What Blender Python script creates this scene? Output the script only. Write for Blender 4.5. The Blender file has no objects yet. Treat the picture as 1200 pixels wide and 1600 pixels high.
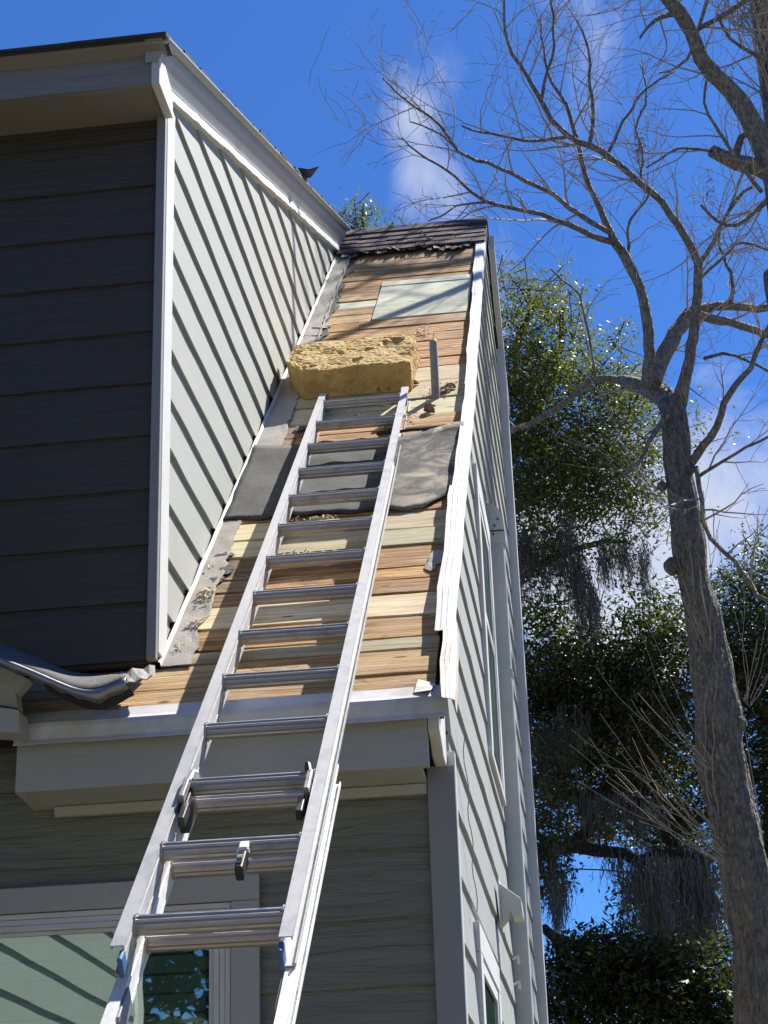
import bpy, math, random
from mathutils import Vector, Matrix, noise
random.seed(7)
rad = math.radians
scene = bpy.context.scene
col = scene.collection

# ------------------------------------------------------------------ camera, sky, sun, exposure
PITCH, YAW, ROLL, FPX = 0.40728164, -0.113253826, -0.0343708769, 2871.1
cp, sp, cy, sy = math.cos(PITCH), math.sin(PITCH), math.cos(YAW), math.sin(YAW)
FW = Vector((sy*cp, cy*cp, sp)); RI = Vector((cy, -sy, 0)); UP = RI.cross(FW)
cr, sr = math.cos(ROLL), math.sin(ROLL)
RI2 = cr*RI + sr*UP; UP2 = -sr*RI + cr*UP
cam_d = bpy.data.cameras.new("camera"); cam = bpy.data.objects.new("camera", cam_d); col.objects.link(cam)
cam.matrix_world = Matrix(((RI2.x, UP2.x, -FW.x, 0), (RI2.y, UP2.y, -FW.y, 0), (RI2.z, UP2.z, -FW.z, 0), (0, 0, 0, 1)))
cam_d.sensor_fit = 'HORIZONTAL'; cam_d.sensor_width = 36.0; cam_d.lens = FPX/1200*36
cam_d.clip_start = 0.05; cam_d.clip_end = 3000
scene.camera = cam

SUN = Vector((0.345, 0.435, 0.832)).normalized()
world = bpy.data.worlds.new("World"); scene.world = world; world.use_nodes = True
wt = world.node_tree; wt.nodes.clear()
def wn(t, **k):
    n = wt.nodes.new(t)
    for a, b in k.items(): setattr(n, a, b)
    return n
def ray(px, py):
    return (FW + RI2*((px-600)/FPX) + UP2*(-(py-800)/FPX))
sky = wn('ShaderNodeTexSky', sky_type='NISHITA'); sky.sun_disc = False
sky.sun_elevation = math.asin(SUN.z); sky.sun_rotation = math.atan2(SUN.x, SUN.y)
sky.air_density = 1.0; sky.dust_density = 0.3; sky.ozone_density = 3.0
tc = wn('ShaderNodeTexCoord')
mp = wn('ShaderNodeMapping'); mp.inputs['Scale'].default_value = (1.5, 1.5, 1.0); mp.inputs['Rotation'].default_value = (0.25, 0.5, 0.1)
wt.links.new(tc.outputs['Generated'], mp.inputs['Vector'])
nz = wn('ShaderNodeTexNoise'); nz.inputs['Scale'].default_value = 5.5; nz.inputs['Detail'].default_value = 12; nz.inputs['Roughness'].default_value = 0.60; nz.inputs['Distortion'].default_value = 0.9
wt.links.new(mp.outputs['Vector'], nz.inputs['Vector'])
# a low bank of cloud beyond the trees and a wisp high on the left of them
def lobe(px, py, r0, r1, gain):
    d = ray(px, py).normalized()
    dt = wn('ShaderNodeVectorMath', operation='DISTANCE'); dt.inputs[1].default_value = d
    nn = wn('ShaderNodeVectorMath', operation='NORMALIZE'); wt.links.new(tc.outputs['Generated'], nn.inputs[0]); wt.links.new(nn.outputs[0], dt.inputs[0])
    mr = wn('ShaderNodeMapRange', interpolation_type='SMOOTHSTEP')
    mr.inputs['From Min'].default_value = r0; mr.inputs['From Max'].default_value = r1; mr.inputs['To Min'].default_value = gain; mr.inputs['To Max'].default_value = 0
    wt.links.new(dt.outputs['Value'], mr.inputs['Value']); return mr.outputs['Result']
lobes = [lobe(632, 175, 0.0, 0.028, 0.15), lobe(645, 235, 0.0, 0.03, 0.14), lobe(640, 110, 0.0, 0.035, 0.07), lobe(668, 295, 0.0, 0.032, 0.14), lobe(700, 340, 0.0, 0.05, 0.10), lobe(790, 420, 0.0, 0.05, 0.09), lobe(960, 880, 0.02, 0.10, 0.42), lobe(1190, 720, 0.0, 0.07, 0.12), lobe(880, 860, 0.0, 0.06, 0.2)]
acc = nz.outputs['Fac']
for l in lobes:
    a = wn('ShaderNodeMath', operation='ADD'); wt.links.new(acc, a.inputs[0]); wt.links.new(l, a.inputs[1]); acc = a.outputs[0]
cm = wn('ShaderNodeMapRange', interpolation_type='SMOOTHSTEP'); cm.inputs['From Min'].default_value = 0.56; cm.inputs['From Max'].default_value = 0.88; cm.inputs['To Max'].default_value = 0.8
wt.links.new(acc, cm.inputs['Value'])
tint = wn('ShaderNodeMix', data_type='RGBA', blend_type='MULTIPLY'); tint.inputs[0].default_value = 1.0
tint.inputs[7].default_value = (0.38, 0.76, 1.36, 1)
wt.links.new(sky.outputs['Color'], tint.inputs[6])
mix = wn('ShaderNodeMix', data_type='RGBA'); mix.inputs[7].default_value = (7.2, 7.5, 8.2, 1)
wt.links.new(cm.outputs['Result'], mix.inputs[0]); wt.links.new(tint.outputs[2], mix.inputs[6])
bg = wn('ShaderNodeBackground'); bg.inputs['Strength'].default_value = 0.05
wt.links.new(mix.outputs[2], bg.inputs['Color'])
wo = wn('ShaderNodeOutputWorld'); wt.links.new(bg.outputs[0], wo.inputs['Surface'])

sun_d = bpy.data.lights.new("sun", 'SUN'); sun_d.energy = 5.0; sun_d.angle = rad(0.53); sun_d.color = (1.0, 0.95, 0.87)
sun_o = bpy.data.objects.new("sun", sun_d); col.objects.link(sun_o)
sun_o.rotation_euler = SUN.to_track_quat('Z', 'Y').to_euler(); sun_o.location = (6, 8, 14)
vs = scene.view_settings
vs.view_transform = 'Standard'; vs.look = 'None'; vs.gamma = 1; vs.use_curve_mapping = False; vs.exposure = 1.1
scene.render.engine = 'CYCLES'
scene.render.resolution_x = 768; scene.render.resolution_y = 1024

# ------------------------------------------------------------------ helpers
def at(px, py, Y):                       # the point at depth Y on the line of sight of a photo pixel
    d = ray(px, py); return d*(Y/d.y)
def atX(px, py, X):
    d = ray(px, py); return d*(X/d.x)
RS, RC = 0.946, -2.86                    # roof plane of the stripped slope: z = RS*y + RC
RN = Vector((0, -0.687, 0.7264))
def roof(x, y, h=0.0):
    return Vector((x, y, RS*y+RC)) + RN*h
def onroof(px, py):
    d = ray(px, py); return d*(RC/(d.z-RS*d.y))

def tag(o, label=None, cat=None, group=None, kind=None):
    if label: o['label'] = label
    if cat: o['category'] = cat
    if group: o['group'] = group
    if kind: o['kind'] = kind
    return o
def empty(name, loc=(0, 0, 0), **k):
    o = bpy.data.objects.new(name, None); col.objects.link(o); o.location = loc; o.empty_display_size = 0.2
    return tag(o, **k)
def link_obj(name, me, parent=None, **k):
    o = bpy.data.objects.new(name, me); col.objects.link(o)
    if parent is not None:
        o.parent = parent
        off = Vector((0, 0, 0)); p = parent
        while p is not None: off += p.location; p = p.parent
        o.location = -off
    return tag(o, **k)

class MB:
    def __init__(s): s.v = []; s.f = []
    def quad(s, a, b, c, d):
        n = len(s.v); s.v += [tuple(a), tuple(b), tuple(c), tuple(d)]; s.f.append((n, n+1, n+2, n+3))
    def tri(s, a, b, c):
        n = len(s.v); s.v += [tuple(a), tuple(b), tuple(c)]; s.f.append((n, n+1, n+2))
    def hexa(s, p):                      # 8 corners: 0-3 bottom ring, 4-7 top ring
        n = len(s.v); s.v += [tuple(q) for q in p]
        for q in ((3, 2, 1, 0), (4, 5, 6, 7), (0, 1, 5, 4), (1, 2, 6, 5), (2, 3, 7, 6), (3, 0, 4, 7)): s.f.append(tuple(n+i for i in q))
    def box(s, x0, x1, y0, y1, z0, z1):
        s.hexa([(x0, y0, z0), (x1, y0, z0), (x1, y1, z0), (x0, y1, z0), (x0, y0, z1), (x1, y0, z1), (x1, y1, z1), (x0, y1, z1)])
    def prism(s, poly, vec):             # poly: list of 3-D points, extruded along vec
        n = len(s.v); k = len(poly); vec = Vector(vec)
        s.v += [tuple(p) for p in poly] + [tuple(Vector(p)+vec) for p in poly]
        s.f.append(tuple(n+i for i in range(k))); s.f.append(tuple(n+k+i for i in reversed(range(k))))
        for i in range(k): j = (i+1) % k; s.f.append((n+i, n+k+i, n+k+j, n+j))
    def tube(s, pts, rads, seg=8, cap=True, bump=0.0, seed=0.0, ridge=0.0):
        pts = [Vector(p) for p in pts]; n0 = len(s.v); m = len(pts)
        t = (pts[1]-pts[0]).normalized(); a = t.orthogonal().normalized()
        for i in range(m):
            t2 = (pts[min(i+1, m-1)]-pts[max(i-1, 0)]).normalized()
            a = (a - t2*a.dot(t2)); a = a.normalized() if a.length > 1e-6 else t2.orthogonal().normalized()
            b = t2.cross(a); r = rads[i] if hasattr(rads, '__len__') else rads
            for j in range(seg):
                th = 2*math.pi*j/seg; d = a*math.cos(th)+b*math.sin(th); rr = r
                if bump: rr = r*(1+bump*noise.noise((pts[i]+d*r)*4.0+Vector((seed, 0, 0)))+bump*0.5*noise.noise((pts[i]*1.0+d*r*6)*3+Vector((seed, 5, 0))))
                if ridge: rr *= 1-ridge*abs(noise.noise(Vector((th*5.5, pts[i].z*2.2+seed, 0.6*noise.noise(Vector((th*2, pts[i].z*4, 1)))))))*2+ridge*0.5*noise.noise(Vector((th*16, pts[i].z*9, 7)))
                s.v.append(tuple(pts[i]+d*rr))
        for i in range(m-1):
            for j in range(seg):
                k = (j+1) % seg; s.f.append((n0+i*seg+j, n0+i*seg+k, n0+(i+1)*seg+k, n0+(i+1)*seg+j))
        if cap:
            s.f.append(tuple(n0+j for j in reversed(range(seg)))); s.f.append(tuple(n0+(m-1)*seg+j for j in range(seg)))
    def grid(s, P):                      # P[i][j] points
        n = len(s.v); a, b = len(P), len(P[0])
        for r in P:
            for q in r: s.v.append(tuple(q))
        for i in range(a-1):
            for j in range(b-1): s.f.append((n+i*b+j, n+(i+1)*b+j, n+(i+1)*b+j+1, n+i*b+j+1))
    def mesh(s, name, mat, smooth=False, origin=None):
        me = bpy.data.meshes.new(name); vv = s.v
        if origin is not None: vv = [(x-origin[0], y-origin[1], z-origin[2]) for x, y, z in s.v]
        me.from_pydata(vv, [], s.f); me.materials.append(mat)
        if smooth: me.polygons.foreach_set('use_smooth', [True]*len(me.polygons))
        me.update(); return me
    def build(s, name, mat, parent=None, smooth=False, solid=0, bev=0, **k):
        o = link_obj(name, s.mesh(name, mat, smooth), parent, **k)
        if solid:
            md = o.modifiers.new('solid', 'SOLIDIFY'); md.thickness = solid; md.offset = 0
        if bev:
            md = o.modifiers.new('bevel', 'BEVEL'); md.width = bev; md.segments = 2; md.limit_method = 'ANGLE'
        return o

# ------------------------------------------------------------------ materials
def new_mat(name):
    m = bpy.data.materials.new(name); m.use_nodes = True; nt = m.node_tree
    return m, nt, nt.nodes['Principled BSDF']
def N(nt, t, **k):
    n = nt.nodes.new(t)
    for a, b in k.items(): setattr(n, a, b)
    return n
def coords(nt, scale, rot=(0, 0, 0), rnd=True):
    tc = N(nt, 'ShaderNodeTexCoord'); v = tc.outputs['Object']
    if rnd:
        oi = N(nt, 'ShaderNodeObjectInfo'); ml = N(nt, 'ShaderNodeMath', operation='MULTIPLY'); ml.inputs[1].default_value = 37.0
        nt.links.new(oi.outputs['Random'], ml.inputs[0])
        ad = N(nt, 'ShaderNodeVectorMath', operation='ADD'); nt.links.new(v, ad.inputs[0]); nt.links.new(ml.outputs[0], ad.inputs[1]); v = ad.outputs[0]
    mp = N(nt, 'ShaderNodeMapping'); mp.inputs['Scale'].default_value = scale; mp.inputs['Rotation'].default_value = rot
    nt.links.new(v, mp.inputs['Vector']); return mp.outputs['Vector']
def ramp(nt, fac, stops):
    r = N(nt, 'ShaderNodeValToRGB'); el = r.color_ramp.elements
    el[0].position, el[0].color = stops[0][0], (*stops[0][1], 1); el[1].position, el[1].color = stops[-1][0], (*stops[-1][1], 1)
    for p, c in stops[1:-1]: e = el.new(p); e.color = (*c, 1)
    nt.links.new(fac, r.inputs['Fac']); return r.outputs['Color']
def noi(nt, vec, scale=1, detail=6, rough=0.6, dist=0):
    n = N(nt, 'ShaderNodeTexNoise'); n.inputs['Scale'].default_value = scale; n.inputs['Detail'].default_value = detail
    n.inputs['Roughness'].default_value = rough; n.inputs['Distortion'].default_value = dist
    nt.links.new(vec, n.inputs['Vector']); return n.outputs['Fac']
def mixc(nt, fac, a, b, mode='MIX'):
    m = N(nt, 'ShaderNodeMix', data_type='RGBA', blend_type=mode)
    for s, v in ((0, fac), (6, a), (7, b)):
        if isinstance(v, (int, float)): m.inputs[s].default_value = v
        elif isinstance(v, tuple): m.inputs[s].default_value = (*v, 1)
        else: nt.links.new(v, m.inputs[s])
    return m.outputs[2]
def mrange(nt, v, a, b, c=0, d=1):
    m = N(nt, 'ShaderNodeMapRange'); nt.links.new(v, m.inputs['Value'])
    for k, x in zip(('From Min', 'From Max', 'To Min', 'To Max'), (a, b, c, d)): m.inputs[k].default_value = x
    return m.outputs['Result']
def bump(nt, b, h, strength=0.3, dist=0.01):
    n = N(nt, 'ShaderNodeBump'); n.inputs['Strength'].default_value = strength; n.inputs['Distance'].default_value = dist
    nt.links.new(h, n.inputs['Height']); nt.links.new(n.outputs['Normal'], b.inputs['Normal'])

def m_paint(name, base, dirt=(0.3, 0.28, 0.22), gscale=(3, 60, 60), amt=0.25, bs=0.25, rough=0.6, bd=0.003, dirtlo=0.52):
    m, nt, b = new_mat(name)
    v = coords(nt, gscale); g = noi(nt, v, 1, 5, 0.65, 0.6)
    v2 = coords(nt, (1.2, 1.2, 1.2)); d = noi(nt, v2, 4, 8, 0.65)
    c = mixc(nt, mrange(nt, g, 0.35, 0.7, 0, 0.35), base, tuple(x*0.82 for x in base))
    c = mixc(nt, mrange(nt, d, dirtlo, 0.8, 0, amt), c, dirt)
    nt.links.new(c, b.inputs['Base Color']); b.inputs['Roughness'].default_value = rough
    bump(nt, b, g, bs, bd); return m
def m_wood(name, stops, sat=1.02, bs=0.8, knots=True, grain=(0.9, 14, 14)):
    m, nt, b = new_mat(name)
    v = coords(nt, grain); g = noi(nt, v, 2.2, 8, 0.62, 1.2)
    vf = coords(nt, (4, 110, 110)); gf = noi(nt, vf, 1, 4, 0.7)
    c = ramp(nt, g, stops)
    c = mixc(nt, mrange(nt, gf, 0.46, 0.70, 0, 0.7), c, tuple(x*0.45 for x in stops[0][1]))
    oi = N(nt, 'ShaderNodeObjectInfo')
    hs = N(nt, 'ShaderNodeHueSaturation'); nt.links.new(c, hs.inputs['Color'])
    nt.links.new(mrange(nt, oi.outputs['Random'], 0, 1, 0.72, 1.18), hs.inputs['Value']); hs.inputs['Saturation'].default_value = sat
    c = hs.outputs['Color']
    h = g
    if knots:
        vk = coords(nt, (6, 11, 11)); vo = N(nt, 'ShaderNodeTexVoronoi'); vo.inputs['Scale'].default_value = 1.0
        nt.links.new(vk, vo.inputs['Vector'])
        k = mrange(nt, vo.outputs['Distance'], 0.06, 0.15, 1, 0)
        sel = N(nt, 'ShaderNodeSeparateColor'); nt.links.new(vo.outputs['Color'], sel.inputs[0])
        km = N(nt, 'ShaderNodeMath', operation='MULTIPLY'); nt.links.new(k, km.inputs[0]); nt.links.new(mrange(nt, sel.outputs[0], 0.62, 0.7, 0, 0.85), km.inputs[1])
        c = mixc(nt, km.outputs[0], c, (0.05, 0.025, 0.012))
        vs_ = coords(nt, (1.5, 7, 7)); st = noi(nt, vs_, 2.5, 7, 0.7)
        c = mixc(nt, mrange(nt, st, 0.56, 0.75, 0, 0.6), c, (0.16, 0.10, 0.055))
    vt = coords(nt, (3.0, 5.5, 5.5)); bl = noi(nt, vt, 1.6, 9, 0.72, 0.8)          # tar and damp stains
    c = mixc(nt, mrange(nt, bl, 0.555, 0.66, 0, 0.75 if knots else 0.3), c, (0.075, 0.048, 0.030))
    vg = coords(nt, (1.2, 3.0, 3.0)); gy = noi(nt, vg, 2.6, 5, 0.6)                # sun-greyed areas
    c = mixc(nt, mrange(nt, gy, 0.50, 0.72, 0, 0.45 if knots else 0.2), c, (0.50, 0.38, 0.24))
    vn = coords(nt, (5.0, 19, 19)); vo2 = N(nt, 'ShaderNodeTexVoronoi'); vo2.inputs['Scale'].default_value = 1.0; nt.links.new(vn, vo2.inputs['Vector'])   # nail holes
    c = mixc(nt, mrange(nt, vo2.outputs['Distance'], 0.07, 0.11, 0.85, 0), c, (0.03, 0.02, 0.015))
    nt.links.new(c, b.inputs['Base Color']); b.inputs['Roughness'].default_value = 0.85
    bump(nt, b, gf, bs, 0.004); return m
def m_metal(name, base, rough=0.38, metal=0.9, streak=(60, 3, 60), dirt=0.35):
    m, nt, b = new_mat(name)
    v = coords(nt, streak); g = noi(nt, v, 1, 6, 0.65)
    d = noi(nt, coords(nt, (9, 9, 9)), 1.6, 8, 0.7)
    c = mixc(nt, mrange(nt, g, 0.35, 0.7, 0, 0.3), base, tuple(x*0.7 for x in base))
    c = mixc(nt, mrange(nt, d, 0.54, 0.72, 0, dirt), c, (0.22, 0.19, 0.16))
    nt.links.new(c, b.inputs['Base Color']); b.inputs['Metallic'].default_value = metal
    nt.links.new(mrange(nt, d, 0.4, 0.7, rough, rough+0.3), b.inputs['Roughness']); bump(nt, b, g, 0.12, 0.001); return m
def m_flat(name, c, rough=0.6, metal=0.0, var=0.25, scale=12, bs=0.3, bd=0.004):
    m, nt, b = new_mat(name)
    g = noi(nt, coords(nt, (1, 1, 1)), scale, 8, 0.65)
    cc = mixc(nt, mrange(nt, g, 0.35, 0.7), c, tuple(x*(1-var) for x in c))
    nt.links.new(cc, b.inputs['Base Color']); b.inputs['Roughness'].default_value = rough; b.inputs['Metallic'].default_value = metal
    bump(nt, b, g, bs, bd); return m
def m_granule(name, c, spot, bs=0.6):
    m, nt, b = new_mat(name)
    g = noi(nt, coords(nt, (1, 1, 1)), 260, 2, 0.5); d = noi(nt, coords(nt, (1, 1, 1)), 7, 7, 0.65)
    cc = mixc(nt, mrange(nt, g, 0.5, 0.7), c, spot); cc = mixc(nt, mrange(nt, d, 0.4, 0.75, 0, 0.5), cc, tuple(x*0.5 for x in c))
    nt.links.new(cc, b.inputs['Base Color']); b.inputs['Roughness'].default_value = 0.92
    bump(nt, b, g, bs, 0.003); return m

M = {}
M['siding'] = m_paint('pale green grey siding paint', (0.355, 0.37, 0.335), gscale=(5, 5, 60), amt=0.35, bs=0.2, bd=0.002)
M['siding_shade'] = m_paint('shade-toned green grey embossed siding paint', (0.19, 0.195, 0.16), gscale=(2.6, 2.6, 26), amt=0.3, bs=1.0, bd=0.022)  # siding colour darkened to carry the shade on the front wall
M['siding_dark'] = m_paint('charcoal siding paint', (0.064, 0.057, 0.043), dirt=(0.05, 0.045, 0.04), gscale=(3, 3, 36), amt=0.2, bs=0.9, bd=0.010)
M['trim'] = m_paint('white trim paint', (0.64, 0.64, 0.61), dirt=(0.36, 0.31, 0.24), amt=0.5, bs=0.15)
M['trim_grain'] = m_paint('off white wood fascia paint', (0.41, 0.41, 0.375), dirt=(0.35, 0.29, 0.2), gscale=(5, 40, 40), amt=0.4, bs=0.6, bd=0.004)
M['trim_shade'] = m_paint('shade-toned corner trim paint', (0.27, 0.268, 0.262), dirt=(0.3, 0.28, 0.26), amt=0.2, bs=0.1)  # shaded copy of the white trim, for corner faces turned from the sun
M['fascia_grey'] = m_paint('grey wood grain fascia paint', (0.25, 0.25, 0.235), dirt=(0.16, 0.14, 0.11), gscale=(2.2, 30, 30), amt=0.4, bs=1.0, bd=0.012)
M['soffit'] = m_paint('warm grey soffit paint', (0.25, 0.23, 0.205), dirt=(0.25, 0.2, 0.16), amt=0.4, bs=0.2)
M['white_metal'] = m_paint('white drip edge metal', (0.68, 0.68, 0.67), dirt=(0.34, 0.26, 0.18), gscale=(8, 8, 8), amt=0.85, bs=0.15, rough=0.7, dirtlo=0.47)
M['rusty_metal'] = m_paint('stained drip edge metal', (0.62, 0.54, 0.44), dirt=(0.32, 0.22, 0.14), amt=0.8, bs=0.3, rough=0.6, dirtlo=0.4)
M['wood_orange'] = m_wood('weathered orange roof board', [(0.34, (0.17, 0.07, 0.018)), (0.46, (0.42, 0.20, 0.058)), (0.56, (0.58, 0.335, 0.115)), (0.70, (0.67, 0.45, 0.19))])
M['wood_tan'] = m_wood('weathered tan roof board', [(0.32, (0.30, 0.15, 0.055)), (0.5, (0.56, 0.36, 0.155)), (0.72, (0.68, 0.49, 0.245))])
M['wood_dark'] = m_wood('stained brown roof board', [(0.3, (0.12, 0.06, 0.03)), (0.5, (0.27, 0.15, 0.07)), (0.72, (0.42, 0.27, 0.14))])
M['wood_new'] = m_wood('pale new pine board', [(0.32, (0.50, 0.36, 0.17)), (0.48, (0.68, 0.555, 0.33)), (0.72, (0.74, 0.65, 0.44))], bs=0.3, knots=False, grain=(0.7, 9, 9))
M['wood_green'] = m_wood('green treated pine board', [(0.32, (0.40, 0.33, 0.16)), (0.48, (0.58, 0.51, 0.30)), (0.72, (0.67, 0.61, 0.40))], bs=0.3, knots=False, grain=(0.7, 9, 9))
M['ply'] = m_wood('pale green plywood', [(0.3, (0.50, 0.53, 0.37)), (0.5, (0.60, 0.60, 0.44)), (0.72, (0.66, 0.65, 0.5))], bs=0.2, knots=False, grain=(0.6, 5, 5))
M['underlay'] = m_flat('dark gap below boards', (0.02, 0.016, 0.012), 0.95)
M['felt_strip'] = m_granule('weathered grey felt', (0.36, 0.33, 0.285), (0.46, 0.43, 0.37))
M['felt_tear'] = m_flat('torn black tar paper', (0.035, 0.033, 0.032), 0.75, bs=0.8)
M['shingle'] = m_granule('maroon brown asphalt shingle', (0.088, 0.055, 0.050), (0.16, 0.11, 0.10))
M['shingle_dark'] = m_granule('dark asphalt shingle', (0.045, 0.04, 0.04), (0.09, 0.085, 0.085))
M['shingle_grey'] = m_granule('grey mineral shingle', (0.085, 0.083, 0.08), (0.22, 0.22, 0.215))
M['alu'] = m_metal('aluminium rail', (0.50, 0.50, 0.50), rough=0.5, metal=0.45)
M['alu_rung'] = m_metal('aluminium rung', (0.44, 0.415, 0.395), rough=0.42, metal=0.8, streak=(3, 90, 90), dirt=0.5)
M['alu_white'] = m_metal('bright worn aluminium', (0.80, 0.795, 0.77), rough=0.5, metal=0.45, dirt=0.5)
M['steel'] = m_metal('dull steel', (0.35, 0.34, 0.33), rough=0.4, metal=0.9)
M['black'] = m_flat('black plastic', (0.02, 0.02, 0.021), 0.45)
M['blue'] = m_flat('blue plastic', (0.05, 0.15, 0.34), 0.5, var=0.3)
M['grey_pipe'] = m_flat('grey lead pipe', (0.33, 0.30, 0.26), 0.7, scale=30)
M['downspout'] = m_paint('pale green grey downspout paint', (0.52, 0.54, 0.50), amt=0.25, bs=0.1, rough=0.4)
M['leaf_dry'] = m_flat('dry brown leaf', (0.28, 0.17, 0.09), 0.8)
M['sawdust'] = m_flat('pale wood splinter', (0.66, 0.55, 0.36), 0.9)

def m_felt_sheet():
    m, nt, b = new_mat('black roofing felt with dusty stains')
    g = noi(nt, coords(nt, (1, 1, 1), rnd=False), 190, 3, 0.6)
    d = noi(nt, coords(nt, (1.0, 1.0, 1.0), rnd=False), 9.0, 9, 0.66, 0.8)
    c = mixc(nt, mrange(nt, g, 0.4, 0.7), (0.04, 0.039, 0.037), (0.095, 0.095, 0.09))
    sx = N(nt, 'ShaderNodeSeparateXYZ'); tc = N(nt, 'ShaderNodeTexCoord'); nt.links.new(tc.outputs['Object'], sx.inputs[0])
    right = mrange(nt, sx.outputs['X'], -0.68, -0.52, 0.0, 1.0)
    mm = N(nt, 'ShaderNodeMath', operation='MULTIPLY'); nt.links.new(mrange(nt, d, 0.46, 0.64, 0, 0.75), mm.inputs[0]); nt.links.new(right, mm.inputs[1])
    c = mixc(nt, mm.outputs[0], c, (0.50, 0.42, 0.27))
    c = mixc(nt, mrange(nt, d, 0.5, 0.8, 0, 0.4), c, (0.22, 0.215, 0.2))
    nt.links.new(c, b.inputs['Base Color']); b.inputs['Roughness'].default_value = 0.9; bump(nt, b, g, 0.5, 0.003); return m
M['felt'] = m_felt_sheet()
def m_foam():
    m, nt, b = new_mat('yellow weathered foam')
    v = coords(nt, (1, 1, 1), rnd=False); g = noi(nt, v, 9, 8, 0.65); f = noi(nt, v, 70, 4, 0.6)
    c = ramp(nt, g, [(0.3, (0.40, 0.24, 0.07)), (0.5, (0.52, 0.345, 0.115)), (0.72, (0.62, 0.45, 0.19))])
    nt.links.new(c, b.inputs['Base Color']); b.inputs['Roughness'].default_value = 0.95
    vo = N(nt, 'ShaderNodeTexVoronoi'); vo.inputs['Scale'].default_value = 26; nt.links.new(v, vo.inputs['Vector'])
    ad = N(nt, 'ShaderNodeMath', operation='ADD'); nt.links.new(f, ad.inputs[0]); nt.links.new(mrange(nt, vo.outputs['Distance'], 0.05, 0.3, 0, 0.5), ad.inputs[1])
    bump(nt, b, ad.outputs[0], 0.6, 0.01); return m
M['foam'] = m_foam()
def m_bark(name, a, bb, scale=(7, 7, 3.2)):
    m, nt, b = new_mat(name)
    v = coords(nt, scale, rnd=False); g = noi(nt, v, 5, 10, 0.68, 0.4); d = noi(nt, coords(nt, (1, 1, 1), rnd=False), 2.2, 6, 0.6)
    vo = N(nt, 'ShaderNodeTexVoronoi', feature='DISTANCE_TO_EDGE'); vo.inputs['Scale'].default_value = 5; nt.links.new(v, vo.inputs['Vector'])
    c = mixc(nt, mrange(nt, g, 0.35, 0.65), a, bb); c = mixc(nt, mrange(nt, d, 0.5, 0.7, 0, 0.5), c, (0.30, 0.29, 0.25))
    nt.links.new(c, b.inputs['Base Color']); b.inputs['Roughness'].default_value = 0.95
    ad = N(nt, 'ShaderNodeMath', operation='ADD'); nt.links.new(g, ad.inputs[0]); nt.links.new(mrange(nt, vo.outputs['Distance'], 0, 0.25, 0, 0.6), ad.inputs[1])
    bump(nt, b, ad.outputs[0], 1.0, 0.05); return m
M['bark'] = m_bark('grey furrowed bark', (0.12, 0.105, 0.088), (0.40, 0.36, 0.305))
M['bark_limb'] = m_bark('pale grey limb bark', (0.19, 0.165, 0.14), (0.50, 0.45, 0.385))
M['bark_oak'] = m_bark('dark oak bark', (0.02, 0.017, 0.013), (0.07, 0.06, 0.048))
M['twig'] = m_flat('grey brown twig', (0.40, 0.35, 0.29), 0.85)
M['shoot'] = m_flat('pale brown shoot', (0.36, 0.31, 0.25), 0.8)
def m_leaf(name, a, bcol, sp=0.4):
    m, nt, b = new_mat(name)
    g = N(nt, 'ShaderNodeNewGeometry')
    c = mixc(nt, g.outputs['Random Per Island'], a, bcol)
    nt.links.new(c, b.inputs['Base Color']); b.inputs['Roughness'].default_value = sp
    tr = N(nt, 'ShaderNodeBsdfTranslucent'); c2 = mixc(nt, 1.0, c, (1.3, 1.5, 0.6), 'MULTIPLY'); nt.links.new(c2, tr.inputs['Color'])
    mx = N(nt, 'ShaderNodeMixShader'); mx.inputs[0].default_value = 0.35
    nt.links.new(b.outputs[0], mx.inputs[1]); nt.links.new(tr.outputs[0], mx.inputs[2])
    nt.links.new(mx.outputs[0], nt.nodes['Material Output'].inputs['Surface']); return m
M['leaf_oak'] = m_leaf('olive oak leaf', (0.075, 0.095, 0.022), (0.19, 0.185, 0.055), 0.5)
M['leaf_dark'] = m_leaf('dark evergreen leaf', (0.026, 0.038, 0.014), (0.085, 0.10, 0.032), 0.46)
M['moss'] = m_flat('grey spanish moss', (0.19, 0.185, 0.155), 0.95)
def m_glass():
    m, nt, b = new_mat('window glass')
    b.inputs['Base Color'].default_value = (0.03, 0.045, 0.038, 1); b.inputs['Roughness'].default_value = 0.05
    gl = N(nt, 'ShaderNodeBsdfGlossy'); gl.inputs['Roughness'].default_value = 0.012; gl.inputs['Color'].default_value = (0.78, 0.95, 0.86, 1)
    trn = N(nt, 'ShaderNodeBsdfTransparent'); trn.inputs['Color'].default_value = (0.62, 0.8, 0.7, 1)
    mx = N(nt, 'ShaderNodeMixShader'); mx.inputs[0].default_value = 0.42
    wv = noi(nt, coords(nt, (1, 1, 1), rnd=False), 2.2, 2, 0.5)
    bn = N(nt, 'ShaderNodeBump'); bn.inputs['Strength'].default_value = 0.05; bn.inputs['Distance'].default_value = 0.01; nt.links.new(wv, bn.inputs['Height']); nt.links.new(bn.outputs[0], gl.inputs['Normal'])
    nt.links.new(trn.outputs[0], mx.inputs[1]); nt.links.new(gl.outputs[0], mx.inputs[2])
    nt.links.new(mx.outputs[0], nt.nodes['Material Output'].inputs['Surface']); return m
M['glass'] = m_glass()
M['blind'] = m_flat('pale green blind slat', (0.34, 0.38, 0.33), 0.6)
M['room'] = m_flat('dark room interior', (0.05, 0.055, 0.05), 0.9)
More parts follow.
